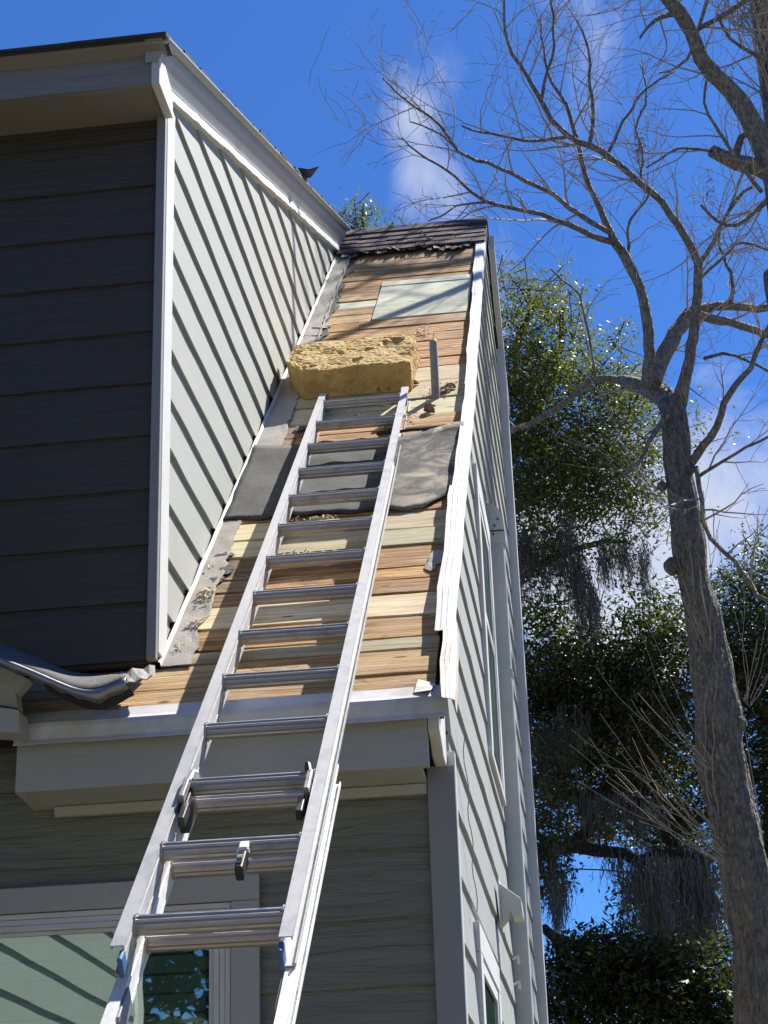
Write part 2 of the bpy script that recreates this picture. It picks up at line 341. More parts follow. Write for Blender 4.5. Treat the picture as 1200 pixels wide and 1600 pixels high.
def m_ground():
    m, nt, b = new_mat('lawn and leaf litter')
    g = noi(nt, coords(nt, (1, 1, 1), rnd=False), 1.3, 9, 0.7)
    c = ramp(nt, g, [(0.3, (0.05, 0.06, 0.025)), (0.5, (0.11, 0.095, 0.055)), (0.7, (0.17, 0.145, 0.10))])  # lawn tones lowered, tree shade is put into the colour
    nt.links.new(c, b.inputs['Base Color']); b.inputs['Roughness'].default_value = 0.95; bump(nt, b, g, 0.5, 0.05); return m
M['ground'] = m_ground()

GZ = -1.6
# ------------------------------------------------------------------ ground
g = MB(); n = 24; S = 900.0
def gco(i): t = (i/n)*2-1; return S*math.copysign(abs(t)**3, t)
g.grid([[Vector((gco(i), gco(j)+5, GZ + (0.0 if max(abs(gco(i)), abs(gco(j))) < 25 else 0.6*noise.noise(Vector((gco(i), gco(j), 0))*0.01)))) for i in range(n+1)] for j in range(n+1)])
ground = g.build('ground', M['ground'], kind='structure')

# ------------------------------------------------------------------ house
XL, XR = -1.188, -0.395                  # lit upper gable wall, lower wing's gable wall
XW = XL-0.020                            # siding plane, the trim stands proud of it
YM, YW = 4.745, 4.74                      # dark upper front wall, lower wing's front wall
RY, RZ = 8.97, 5.625                     # ridge of the stripped wing
house = empty('house', (-0.8, 4.74, GZ), label='two storey grey sided house with stripped wooden roof slope on its narrow wing', cat='house')

def lap_board(face, c, sgn, u0, u1, v0, v1, lo=None, hi=None, t0=0.016, t1=0.004, n=10, wob=0.0, seed=0):
    """one tapered lap board on plane face('X' or 'Y')=c, outward sign sgn; u runs along the wall, v is height"""
    mb = MB(); prev = None; rows = []
    for i in range(n+1):
        u = u0+(u1-u0)*i/n
        w = wob*noise.noise(Vector((u*1.7, v0*3.1, seed)))+wob*0.5*noise.noise(Vector((u*5.0, v0*2.1, seed+9)))
        a = v0+w; b = v1+0.012
        if lo: a = max(a, lo(u))
        if hi: b = min(b, hi(u))
        if b-a < 0.002:
            rows.append(None); continue
        H = v1-v0
        ta = t0+(t1-t0)*min(1, max(0, (a-v0)/H)) + abs(w)*0.3; tb = t0+(t1-t0)*min(1, (b-v0)/H)
        def P(t, v): return (c+sgn*t, u, v) if face == 'X' else (u, c+sgn*t, v)
        rows.append([P(-0.004, a), P(ta, a), P(tb, b), P(-0.004, b)])
    ok = False
    for i in range(n):
        r, q = rows[i], rows[i+1]
        if r is None or q is None: continue
        ok = True
        k = len(mb.v); mb.v += r+q
        for a in range(4):
            b = (a+1) % 4; mb.f.append((k+a, k+b, k+4+b, k+4+a))
        if i == 0 or rows[i-1] is None: mb.f.append((k+3, k+2, k+1, k))
        if i == n-1 or i+2 > n or rows[i+2] is None: mb.f.append((k+4, k+5, k+6, k+7))
    return mb if ok else None

# solid bodies behind the boards
w = MB(); w.box(-7.0, XW-0.008, YM+0.006, 13.3, 1.675, 3.53)
w.prism([(XW-0.008, YM+0.006, 3.53), (XW-0.008, 13.3, 3.53), (XW-0.008, 9.1, 5.50)], (-5.8, 0, 0))
upper_wall = w.build('upper_wall', M['siding'], house)
# wing body under the roof deck
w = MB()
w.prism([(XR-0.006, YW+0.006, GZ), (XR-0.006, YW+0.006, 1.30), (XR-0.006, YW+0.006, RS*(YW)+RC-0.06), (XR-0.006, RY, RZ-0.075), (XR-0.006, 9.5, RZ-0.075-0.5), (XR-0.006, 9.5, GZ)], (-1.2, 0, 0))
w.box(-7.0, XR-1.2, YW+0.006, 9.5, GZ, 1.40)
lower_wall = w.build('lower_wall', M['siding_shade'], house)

# dark upper front wall boards
for k in range(11):
    z0 = 1.667+0.1731*k; z1 = z0+0.1731
    for (ua, ub) in ((-7.0, -3.4), (-3.396, -1.2155)):
        mb = lap_board('Y', YM, -1, ua, ub, z0, min(z1, 3.485), t0=0.015, n=8, wob=0.004, seed=k, hi=lambda u: 3.475)
        if mb: mb.build('siding_board', M['siding_dark'], upper_wall)
# lit upper gable wall boards
rl = lambda u: RS*u+RC+0.012
fr = lambda u: 0.457*u+1.387
for k in range(24):
    z0 = 1.68+0.1728*k; z1 = z0+0.1728
    mb = lap_board('X', XW, 1, YM+0.001, 9.2, z0, z1, lo=rl, hi=lambda u: fr(u)+0.01, t0=0.016, t1=0.004, n=90, wob=0.010, seed=k*3.3)
    if mb: mb.build('siding_board', M['siding'], upper_wall)
# lower front wall boards (wing front runs on to the left)
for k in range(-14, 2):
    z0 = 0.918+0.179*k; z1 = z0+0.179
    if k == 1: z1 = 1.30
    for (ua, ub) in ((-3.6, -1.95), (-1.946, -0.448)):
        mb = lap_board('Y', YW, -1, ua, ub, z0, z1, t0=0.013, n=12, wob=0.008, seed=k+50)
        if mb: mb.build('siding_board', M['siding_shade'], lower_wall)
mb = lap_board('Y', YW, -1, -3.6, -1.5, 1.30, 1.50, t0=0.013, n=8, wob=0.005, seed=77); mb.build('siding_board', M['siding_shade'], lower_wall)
# right gable wall boards of the wing
hi_r = lambda u: (RS*u+RC-0.05) if u < RY else (RZ-0.05-0.93*(u-RY))
for k in range(-12, 28):
    z0 = 0.691+0.178*k; z1 = z0+0.178
    rr = random.Random(k); cut = 5.05+rr.random()*3.2 if k > 5 else (4.99+0.02*rr.random() if k % 2 else 6.6+rr.random())
    for (ua, ub) in ((YW+0.03, cut), (cut+0.004, 9.46)):
        mb = lap_board('X', XR, 1, ua, ub, z0, z1, hi=hi_r, t0=0.0135, n=max(4, int((ub-ua)*6)), wob=0.011, seed=k*1.7+300)
        if mb: mb.build('siding_board', M['siding'], lower_wall)

# corner boards
c = MB(); c.box(-1.2145, XL+0.001, YM-0.026, YM-0.001, 1.662, 3.470); c.build('corner_board', M['trim_shade'], house, bev=0.002)
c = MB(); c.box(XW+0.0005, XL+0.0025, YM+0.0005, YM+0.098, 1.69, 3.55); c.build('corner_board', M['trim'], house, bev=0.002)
c = MB(); c.box(-0.447, XR+0.022, YW-0.024, YW-0.001, GZ, 1.306); c.build('corner_board', M['trim_shade'], house, bev=0.002)
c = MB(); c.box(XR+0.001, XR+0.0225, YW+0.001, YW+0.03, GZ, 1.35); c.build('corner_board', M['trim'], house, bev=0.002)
c = MB(); c.box(XR+0.001, XR+0.055, 9.40, 9.50, GZ, 5.05); c.build('corner_board', M['trim'], house, bev=0.003)

# main roof: eave box, soffit, fascia, crown, rake mouldings, slab
def xs(x0, x1, prof):                    # prism of a (y,z) profile along X
    m = MB(); m.prism([(x0, y, z) for y, z in prof], (x1-x0, 0, 0)); return m
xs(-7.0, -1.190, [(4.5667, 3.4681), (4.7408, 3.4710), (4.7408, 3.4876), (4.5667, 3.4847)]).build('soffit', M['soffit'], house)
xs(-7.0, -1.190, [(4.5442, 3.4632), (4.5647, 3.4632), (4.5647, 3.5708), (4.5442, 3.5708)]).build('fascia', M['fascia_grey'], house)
xs(-7.0, -1.146, [(4.5413, 3.5669), (4.5628, 3.5728), (4.5628, 3.6246), (4.4904, 3.6099), (4.4884, 3.5923)]).build('crown_moulding', M['soffit'], house)
m = MB(); m.prism([(-1.1895, 4.5393, 3.4593), (-1.1895, 4.7183, 3.4554), (-1.1895, 4.7183, 3.5414), (-1.1895, 4.5980, 3.5806), (-1.1895, 4.5393, 3.5728)], (0.026, 0, 0))
m.build('eave_end_board', M['trim'], house, bev=0.002)
# rake mouldings follow slope 0.457: profile points (x, height above frieze line)
def rake(prof, y0, y1, mat, name, n=30, wob=0.0, seed=0, slope=0.457, base=1.387):
    m = MB(); P = []
    for i in range(n+1):
        y = y0+(y1-y0)*i/n; w = wob*(noise.noise(Vector((y*4, seed, 0)))+0.5*noise.noise(Vector((y*13, seed, 2))))
        P.append([Vector((x+w*0.3, y, slope*y+base+h+(w if h < 0.03 else 0))) for x, h in prof+[prof[0]]])
    m.grid(P); k = len(prof)
    m.f.append(tuple(range(k))); b0 = n*(k+1); m.f.append(tuple(b0+i for i in reversed(range(k))))
    return m.build(name, mat, house)
rake([(XW+0.001, -0.0120), (XL-0.012+0.026, -0.0080), (XL-0.012+0.024, 0.0131), (XL-0.012+0.018, 0.0328), (XW+0.001, 0.0328)], YM+0.0, 8.68, M['trim'], 'frieze_board', 160, 0.0075, 3)
rake([(XW+0.001, 0.0328), (XL-0.012+0.020, 0.0343), (XL-0.012+0.022, 0.0409), (XL-0.012+0.013, 0.0438), (XL-0.012+0.030, 0.0766), (XW+0.001, 0.0766)], 4.60, 8.70, M['trim'], 'rake_moulding')
rake([(XW+0.001, 0.0781), (XL-0.012+0.034, 0.0781), (XL-0.012+0.036, 0.0861), (XL-0.012+0.048, 0.1095), (XL-0.012+0.050, 0.1351), (XW+0.001, 0.1351)], 4.53, 8.72, M['trim_grain'], 'rake_board')
rake([(XL-0.3, 0.1365), (XL+0.052, 0.1365), (XL+0.062, 0.1496), (XL+0.062, 0.1540), (XL-0.3, 0.1540)], 4.50, 8.74, M['trim_grain'], 'rake_drip_edge')
m = MB()
m.prism([(-7, 4.485, 0.457*4.485+1.387+0.158), (-7, 9.1, 0.457*9.1+1.387+0.158), (-7, 13.6, 3.60), (-7, 13.6, 3.52), (-7, 9.1, 0.457*9.1+1.387+0.12), (-7, 4.485, 0.457*4.485+1.387+0.146)], (7-1.2, 0, 0))
m.build('roof_deck', M['shingle_dark'], house)
# shingle courses along the rake edge, each a ragged tab
for i in range(36):
    y = 4.48+i*0.118; h = 0.457*y+1.387+0.158
    m = MB(); e = XL+0.056+random.uniform(-0.003, 0.009); zz = 0.457*0.15
    m.hexa([(e-1.1, y, h), (e, y, h-0.002), (e, y+0.15, h+zz), (e-1.1, y+0.15, h+zz), (e-1.1, y, h+0.009), (e+0.002, y-0.004, h+0.008), (e, y+0.15, h+zz+0.006), (e-1.1, y+0.15, h+zz+0.006)])
    m.build('shingle', M['shingle_dark'], house)
for i in range(9):                       # front row tabs seen edge-on
    x0 = -1.13-(i+1)*0.30; y = 4.483; h = 0.457*y+1.387+0.158
    m = MB(); m.box(x0, x0+0.297, y-0.004-random.random()*0.008, y+0.1, h-0.003, h+0.003+random.random()*0.005); m.build('shingle', M['shingle_dark'], house)
p = Vector((-1.13, 7.10, 0)); p.z = 0.457*p.y+1.387+0.175   # torn shingle lifting off the rake
m = MB(); m.prism([p+Vector((-0.02, -0.10, 0)), p+Vector((0.05, -0.02, 0.03)), p+Vector((0.12, 0.02, 0.075)), p+Vector((0.04, 0.14, 0.07)), p+Vector((-0.02, 0.16, 0.07))], (0, 0, 0.008))
m.v = [tuple(p+(Vector(q)-p)*0.6) for q in m.v]; m.build('bent_shingle', M['shingle_dark'], house)

# lower eave box of the wing
EX0 = -1.515
xs(EX0, -0.425, [(4.553, 1.262), (4.575, 1.262), (4.575, 1.405), (4.553, 1.405)]).build('fascia', M['trim_grain'], house)
xs(EX0, -0.448, [(4.577, 1.270), (YW-0.002, 1.258), (YW-0.002, 1.272), (4.577, 1.284)]).build('soffit', M['trim_grain'], house)
xs(EX0+0.06, -0.449, [(YW-0.028, 1.232), (YW-0.012, 1.232), (YW-0.012, 1.2575), (YW-0.034, 1.2575)]).build('frieze_board', M['trim_grain'], house)
m = MB(); m.prism([(EX0-0.001, 4.556, 1.262), (EX0-0.001, YW-0.02, 1.256), (EX0-0.001, YW-0.02, RS*YW+RC-0.03), (EX0-0.001, 4.556, 1.40)], (0.02, 0, 0)); m.build('eave_end_board', M['trim_grain'], house)
# peeled, paint-worn return block on the corner
m = MB(); pr = [(4.556, 1.395), (4.553, 1.355), (4.575, 1.345), (4.60, 1.335), (4.62, 1.325), (4.64, 1.308), (4.70, 1.303), (4.738, 1.303), (4.738, 1.50), (4.66, 1.50)]
m.prism([(-0.4235, y, z) for y, z in pr], (0.030, 0, 0)); m.build('eave_return_block', M['trim'], house, bev=0.003, label='white paint-peeled return block')
# ribbed white drip edge along the eave: top flange on the boards + hanging face
m = MB(); P = []
for i in range(41):
    x = EX0+(-0.372-EX0)*i/40; wv = 0.004*noise.noise(Vector((x*6, 1, 0)))
    prof = []
    for j, (yy, h) in enumerate([(4.590, 0.004), (4.577, 0.004), (4.576, 0.007), (4.562, 0.007), (4.561, 0.010), (4.545, 0.010)]): prof.append(roof(x, yy, h+wv))
    e = roof(x, 4.532, 0.012+wv); prof += [e, e+Vector((0, -0.003, -0.012)), e+Vector((0, 0.0, -0.045)), e+Vector((0, -0.008, -0.058))]
    P.append(prof)
m.grid(P); m.build('eave_drip_edge', M['white_metal'], house, solid=0.002)
m = MB(); q = roof(-0.455, 4.56, 0.016)
m.grid([[roof(-0.455+0.045*i+0.004*j, 4.552+0.028*j-0.01*i, 0.014+0.02*i*(1-j)*0.5) for j in range(3)] for i in range(2)]); m.build('bent_flashing_tab', M['white_metal'], house, solid=0.002)

# roof deck: board rows (y start), materials
under = MB(); under.prism([roof(-1.7, 4.545, -0.022), roof(XR+0.012, 4.545, -0.022), roof(XR+0.012, RY-0.01, -0.022), roof(-1.7, RY-0.01, -0.022)], -RN*0.04)
deck = under.build('roof_sheathing', M['underlay'], house)
rows = [(4.545, 4.659, 'wood_tan'), (4.659, 4.771, 'wood_tan'), (4.771, 4.833, 'wood_green'), (4.833, 4.942, 'wood_orange'), (4.942, 5.063, 'wood_new'),
        (5.063, 5.145, 'wood_orange'), (5.145, 5.219, 'wood_orange'), (5.219, 5.349, 'wood_orange'), (5.349, 5.458, 'wood_green'), (5.458, 5.575, 'wood_new'),
        (5.575, 5.70, 'wood_orange'), (5.70, 5.84, 'wood_orange'), (5.84, 5.98, 'wood_tan'), (5.98, 6.12, 'wood_orange'), (6.12, 6.24, 'wood_orange'), (6.24, 6.36, 'wood_orange'),
        (6.36, 6.52, 'wood_green'), (6.52, 6.70, 'wood_new'), (6.70, 6.86, 'wood_new')]
y = 6.86
while y < 8.93:
    d = 0.095+0.02*random.random(); rows.append((y, min(y+d, 8.95), 'wood_orange' if random.random() < 0.72 else 'wood_tan')); y += d
def board(x0, x1, y0, y1, mat, th=0.02, h=0.0, rough=0.003, gap=0.003):
    rr = random.Random(int(x0*1000+y0*7777)); n = max(3, int((x1-x0)/0.09)); m = MB(); tl = rr.uniform(-0.002, 0.0045)
    P = []
    for i in range(n+1):
        x = x0+0.0015+(x1-x0-0.003)*i/n; a = y0+gap+rr.uniform(0, rough); b = y1-gap-rr.uniform(0, rough); hh = h+tl+rr.uniform(-0.0008, 0.0008)
        P.append([roof(x, a, hh-th), roof(x, a, hh-0.002), roof(x, a+0.002, hh), roof(x, b-0.002, hh+0.0005), roof(x, b, hh-0.002), roof(x, b, hh-th), roof(x, a, hh-th)])
    m.grid(P); m.f.append(tuple(range(6))); k = n*7; m.f.append(tuple(k+i for i in reversed(range(6))))
    return m.build('roof_board', M[mat], deck)
for i, (y0, y1, mt) in enumerate(rows):
    xl = XL+0.005 if y0 > 4.70 else -1.66
    xr = -0.40-random.random()*0.012
    if y0 < 4.70:
        board(xl, -1.335, y0, y1, 'wood_tan'); board(-1.335, -0.985 if i else -1.02, y0, y1, mt); board(-0.985 if i else -1.02, xr, y0, y1, mt)
    elif 7.49 <= (y0+y1)/2 <= 8.03:
        board(xl, -0.885, y0, y1, 'ply' if 7.69 < (y0+y1)/2 < 7.79 else mt)
        board(-0.885, xr, y0, y1, mt, h=-0.022)
    elif mt in ('wood_new', 'wood_green'):
        cx = [-0.98, -1.6, -1.05, -1.7][i % 4]
        if 5.2 < y0 < 5.5: board(xl, -1.0, y0, y1, mt); board(-1.0, xr, y0, y1, mt)
        else: board(xl, xr, y0, y1, mt)
    else:
        cx = random.uniform(-0.98, -0.5) if random.random() < 0.4 else XL+0.02
        lm = 'wood_dark' if 5.06 < y0 < 5.35 or 6.1 < y0 < 6.3 else mt
        if lm != mt: cx = -1.0+random.uniform(-0.04, 0.04)
        board(xl, cx, y0, y1, lm); board(cx, xr, y0, y1, mt)
for (a, b) in ((7.505, 7.70), (7.70, 7.98), (7.98, 8.05)): board(-0.882, -0.425, a, b, 'ply', th=0.012, h=0.005, rough=0.0, gap=0.0008)

# felt sheet across the middle, curling at its upper right corner
m = MB(); P = []
for i in range(41):
    u = i/40; x = XL+0.004+(0.795)*u; c_ = []
    ylo = 5.60-0.03*u+0.006*math.sin(u*30)+0.012*noise.noise(Vector((u*14, 0, 2))); yhi = 6.17-0.05*math.sin(u*3.0)*(u < 0.8)+0.010*noise.noise(Vector((u*17, 3, 0)))
    if u > 0.86: ylo += (u-0.86)*0.9; 
    for j in range(21):
        v = j/20; y = ylo+(yhi-ylo)*v
        h = 0.012+0.006*noise.noise(Vector((x*5, y*5, 0)))+0.004*noise.noise(Vector((x*17, y*17, 0)))
        h += 0.022*max(0, u-0.82)/0.18*max(0, v-0.35)
        h += 0.016*max(0, (v-0.9)/0.1)*max(0, (u-0.5)*2)+0.010*(v > 0.95)*abs(noise.noise(Vector((x*8, 9, 0))))
        c_.append(roof(x, y, h))
    P.append(c_)
m.grid(P); m.build('roofing_felt', M['felt'], house, smooth=True, solid=0.003)
# rolled black hem behind the felt
m = MB(); m.tube([roof(-0.72+0.033*i, 6.185+0.004*math.sin(i*2)-0.001*i, 0.016+0.0012*i) for i in range(10)], [0.006+0.002*random.random() for _ in range(10)], 6); m.build('felt_hem', M['felt_tear'], house, smooth=True)

# weathered felt strip and step flashing where the slope meets the lit wall
def ragged(y0, y1, xl, wfun, mat, name, h=0.006, seed=0, n=60, amp=0.02, lift=0.0):
    m = MB(); P = []
    for i in range(n+1):
        y = y0+(y1-y0)*i/n; w = wfun(i/n)+amp*noise.noise(Vector((y*9, seed, 0)))+amp*0.6*noise.noise(Vector((y*37, seed, 1)))
        P.append([roof(xl+w*t, y, h+0.004*noise.noise(Vector((y*14, t*4, seed)))+lift*t*t) for t in (0, 0.25, 0.5, 0.75, 0.93, 1.0)])
    m.grid(P); return m.build(name, mat, house, solid=0.003)
ragged(4.765, 5.60, XL+0.004, lambda t: 0.085-0.022*t, M['felt_strip'], 'felt_strip', seed=1)
ragged(6.17, 7.0, XL+0.004, lambda t: 0.105-0.02*t, M['felt_strip'], 'felt_strip', seed=2)
ragged(6.99, 8.62, XL+0.004, lambda t: 0.085-0.015*t, M['felt_strip'], 'felt_strip', seed=3, h=0.008)
ragged(7.0, 8.60, XL+0.07, lambda t: 0.022+0.02*abs(math.sin(t*9)), M['felt_tear'], 'torn_felt', seed=8, h=0.004, amp=0.03)
m = MB(); m.tube([roof(XL+0.082+0.012*noise.noise(Vector((i*0.7, 0, 0))), 7.0+i*0.04, 0.012) for i in range(41)], 0.004, 5); m.build('lifted_felt_edge', M['felt_strip'], house)
m = MB(); P = []
for i in range(90):
    y = 4.765+(8.70-4.765)*i/89; w = 0.003*noise.noise(Vector((y*8, 0, 0)))
    P.append([Vector((XL-0.004+w, y, RS*y+RC+0.020)), Vector((XL+0.002+w, y, RS*y+RC+0.018)), roof(XL+0.006+w, y, 0.008)])
m.grid(P); m.build('wall_flashing', M['white_metal'], house, solid=0.002)
# torn scraps left on the deck
def scrap(px, py, w, hgt, mat, name='felt_scrap', k=9, seed=0, lift=0.01, parent=house, h0=0.004):
    c0 = onroof(px, py); rr = random.Random(seed+int(px)); m = MB(); ring = []
    for i in range(k):
        a = 2*math.pi*i/k; r = rr.uniform(0.6, 1.1)
        ring.append(roof(c0.x+math.cos(a)*w*r, c0.y+math.sin(a)*hgt*r, h0+rr.random()*lift))
    m.v = [tuple(q) for q in ring]+[tuple(roof(c0.x, c0.y, h0+lift*0.7))]; m.f = [(i, (i+1) % k, k) for i in range(k)]
    return m.build(name, mat, parent, solid=0.002)
scrap(683, 875, 0.035, 0.055, M['felt_strip'], seed=4, lift=0.003); scrap(672, 888, 0.02, 0.03, M['felt_strip'], seed=5, lift=0.003)
scrap(505, 513, 0.05, 0.035, M['felt_strip'], seed=2); scrap(487, 527, 0.05, 0.03, M['felt_strip'], seed=3)
scrap(700, 862, 0.012, 0.03, M['felt_strip'], seed=9, lift=0.003)
for (px, py, a, b) in ((352, 870, 0.035, 0.02), (357, 893, 0.03, 0.03), (342, 908, 0.03, 0.02), (470, 672, 0.035, 0.03), (560, 692, 0.045, 0.03), (510, 694, 0.04, 0.025)): scrap(px, py, a, b, M['felt_tear'], seed=int(py), lift=0.005)
# torn felt hanging below the last shingles
for i in range(22):
    px = 548+i*8.6; c0 = onroof(px, 384-0.07*(px-548)+(8 if px > 690 else 0)); c0.y = 8.575; rr = random.Random(i); m = MB(); L = rr.uniform(0.03, 0.11)+(0.1 if i > 15 else 0)*rr.random()
    pts = [roof(c0.x-0.03, c0.y+0.12, 0.006), roof(c0.x-0.025, c0.y-L*0.4, 0.012), roof(c0.x-0.01+rr.uniform(-.01, .02), c0.y-L, 0.02+rr.random()*0.03), roof(c0.x+0.015, c0.y-L*0.6, 0.018), roof(c0.x+0.03, c0.y-L*0.3, 0.01), roof(c0.x+0.03, c0.y+0.12, 0.006)]
    m.prism(pts, RN*0.003); m.build('torn_felt', M['felt_tear'] if i % 7 else M['felt_strip'], house)
m = MB(); c0 = onroof(672, 383); m.prism([c0+RN*0.01, c0+RN*0.05+Vector((-0.05, -0.02, 0.04)), c0+RN*0.03+Vector((0.012, 0, 0.0))], (0, 0.003, 0)); m.build('torn_felt', M['felt_strip'], house)

# remaining shingle courses up to the ridge
for r in range(5):
    y0 = 8.56+r*0.085; x = XL+0.002-random.random()*0.1
    while x < -0.385:
        wd = random.uniform(0.11, 0.19); x1 = min(x+wd, -0.372)
        if x1-max(x, XL+0.003) > 0.02:
            a = max(x, XL+0.003)+0.0015; b = x1-0.0015; j = random.uniform(-0.010, 0.008); hh = 0.016+0.004*random.random()
            m = MB(); m.hexa([roof(a, y0+j, hh), roof(b, y0+j, hh), roof(b, y0+0.13, hh), roof(a, y0+0.13, hh), roof(a, y0+j, hh+0.012), roof(b, y0+j, hh+0.012), roof(b, y0+0.13, hh+0.002), roof(a, y0+0.13, hh+0.002)])
            m.build('shingle', M['shingle'], deck)
        x = x1
m = MB(); m.prism([roof(XL+0.003, 8.90, 0.034), Vector((XL+0.003, RY, RZ+0.045)), Vector((XL+0.003, RY+0.11, RZ-0.07)), Vector((XL+0.003, RY+0.10, RZ-0.085)), Vector((XL+0.003, RY, RZ+0.025)), roof(XL+0.003, 8.90, 0.024)], (0.815, 0, 0)); m.build('ridge_cap', M['shingle'], deck)
# rear slope of the wing
m = MB(); m.prism([(XL-0.3, RY+0.002, RZ-0.01), (XL-0.3, 9.72, RZ-0.72), (XL-0.3, 9.72, RZ-0.78), (XL-0.3, RY+0.002, RZ-0.07)], (0.3+0.812, 0, 0)); m.build('rear_roof_slope', M['shingle_dark'], house)
m = MB(); m.prism([(XR+0.024, RY+0.01, RZ-0.075), (XR+0.024, 9.70, RZ-0.785), (XR+0.024, 9.70, RZ-0.86), (XR+0.024, RY+0.01, RZ-0.16)], (0.03, 0, 0)); m.build('rear_rake_board', M['trim'], house)

# loose white rake edge along the right of the slope, in bent lengths
def rake_edge(pts, mat, name='rake_drip_edge'):
    # pts: list of (y, x_left, x_right, h_left, h_right)
    m = MB(); P = []
    for (y, xa, xb, ha, hb) in pts:
        e = roof(xb, y, hb)
        P.append([roof(xa, y, ha), roof(xa+(xb-xa)*0.32, y, ha+(hb-ha)*0.32), roof(xa+(xb-xa)*0.34, y, ha+(hb-ha)*0.34+0.0015), roof(xa+(xb-xa)*0.66, y, ha+(hb-ha)*0.66+0.0015), roof(xa+(xb-xa)*0.68, y, ha+(hb-ha)*0.68+0.003), e, e+Vector((0.001, 0, -0.02)), e+Vector((0.004, 0, -0.036))])
    m.grid(P); return m.build(name, mat, house, solid=0.0022)
def lerp_pts(a, b, n, wob, seed):
    o = []
    for i in range(n+1):
        t = i/n; q = [a[k]+(b[k]-a[k])*t for k in range(5)]
        w = wob*noise.noise(Vector((q[0]*3.5, seed, 0))); q[1] += w+0.4*wob*noise.noise(Vector((q[0]*11, seed, 3))); q[2] += w*0.5; q[3] += abs(w)*0.5; o.append(q)
    return o
rake_edge(lerp_pts((6.55, -0.402, -0.368, 0.030, 0.020), (8.62, -0.424, -0.378, 0.016, 0.014), 26, 0.012, 1), M['white_metal'])
rake_edge(lerp_pts((5.62, -0.408, -0.366, 0.034, 0.030), (6.57, -0.398, -0.364, 0.034, 0.026), 12, 0.010, 7), M['white_metal'])
rake_edge(lerp_pts((4.80, -0.414, -0.366, 0.034, 0.030), (5.66, -0.416, -0.366, 0.040, 0.034), 12, 0.008, 4), M['white_metal'])
rake_edge([(4.50, -0.378, -0.346, 0.030, 0.020), (4.56, -0.384, -0.347, 0.034, 0.024), (4.66, -0.392, -0.350, 0.030, 0.026), (4.74, -0.388, -0.352, 0.036, 0.026), (4.84, -0.392, -0.356, 0.034, 0.028)], M['rusty_metal'], 'bent_rake_end')
# rake board beneath the metal
m = MB(); m.prism([roof(XR+0.001, 4.60, -0.005), roof(XR+0.001, 8.95, -0.005), roof(XR+0.001, 8.95, -0.06), roof(XR+0.001, 4.66, -0.06)], (0.018, 0, 0)); m.build('rake_board', M['trim_grain'], house)

# plumbing vent pipe through the boards
pb = onroof(681, 621); pt = pb+Vector((0.002, -0.02, 0.245))
m = MB(); segs = 16; R0 = 0.0165; R1 = 0.0125; ring = []
base = pb-Vector((0, 0, 0.05)); ax = (pt-base).normalized(); a = ax.orthogonal().normalized(); b = ax.cross(a)
for (c0, r, ) in ((base, R0), (pb, R0*1.02), (pt-ax*0.008, R0), (pt, R0*0.9), (pt, R1), (pt-ax*0.06, R1)):
    ring.append([c0+a*math.cos(2*math.pi*i/segs)*r+b*math.sin(2*math.pi*i/segs)*r for i in range(segs+1)])
m.grid(ring); m.build('vent_pipe', M['grey_pipe'], house, smooth=True)

# downspout with a rounded cap elbow turning into the wall
SY, SX = 7.32, -0.320
m = MB(); m.box(-0.392, SX, SY, SY+0.075, GZ, 3.03); m.build('downspout', M['downspout'], house, bev=0.010)
m = MB(); P = []
for i in range(11):
    a = math.pi*0.5*i/10; c0 = Vector((-0.396, SY+0.0375, 3.05)); rx = (SX+0.006+0.396)*math.cos(a)**0.8; rz = 0.13*math.sin(a)**0.8
    o1 = c0+Vector((rx, 0, rz)); P.append([o1+Vector((0, -0.044, 0)), o1+Vector((0.0, 0.044, 0)), c0+Vector((0, 0.044, 0)), c0+Vector((0, -0.044, 0)), o1+Vector((0, -0.044, 0))])
m.grid(P); m.build('downspout_elbow', M['downspout'], house, bev=0.004)
m = MB(); m.box(-0.393, SX+0.010, SY-0.008, SY+0.083, 2.99, 3.045); m.build('downspout_collar', M['downspout'], house, bev=0.006)
for (dx, zz) in ((-0.355, 3.07), (-0.340, 3.10), (-0.362, 3.03)):
    m = MB(); m.tube([(dx, SY-0.0065, zz), (dx, SY-0.012, zz)], 0.0045, 8); m.build('rivet', M['black'], house)
for zz in (0.75, 2.4):
    m = MB(); m.box(-0.394, SX+0.005, SY-0.005, SY+0.08, zz, zz+0.02); m.build('downspout_strap', M['downspout'], house)

# vent hood on the side wall
hp = [(-0.372, 1.345), (-0.298, 1.285), (-0.294, 1.222), (-0.328, 1.222), (-0.333, 1.243), (-0.372, 1.203)]
m = MB(); m.prism([(x, 6.42, z) for x, z in hp], (0, 0.10, 0)); m.build('vent_hood', M['downspout'], house, bev=0.002)
m = MB(); m.box(-0.374, -0.370, 6.405, 6.535, 1.19, 1.36); m.build('vent_flange', M['trim'], house)
# thin cable stapled down the siding
m = MB(); m.tube([(XR+0.028+0.004*math.sin(i*1.3), 5.0+0.012*i+0.02*noise.noise(Vector((i*0.5, 0, 0))), 1.52-0.03*i) for i in range(18)], 0.002, 4); m.build('cable', M['shoot'], house)
for (yy, zz) in ((7.15, 1.20), (7.12, 1.10), (6.3, 0.80)):
    m = MB(); m.tube([(XR+0.02, yy, zz), (XR+0.04, yy-0.01, zz+0.01), (XR+0.042, yy-0.01, zz-0.02)], 0.006, 6); m.build('cable_clip', M['trim'], house)

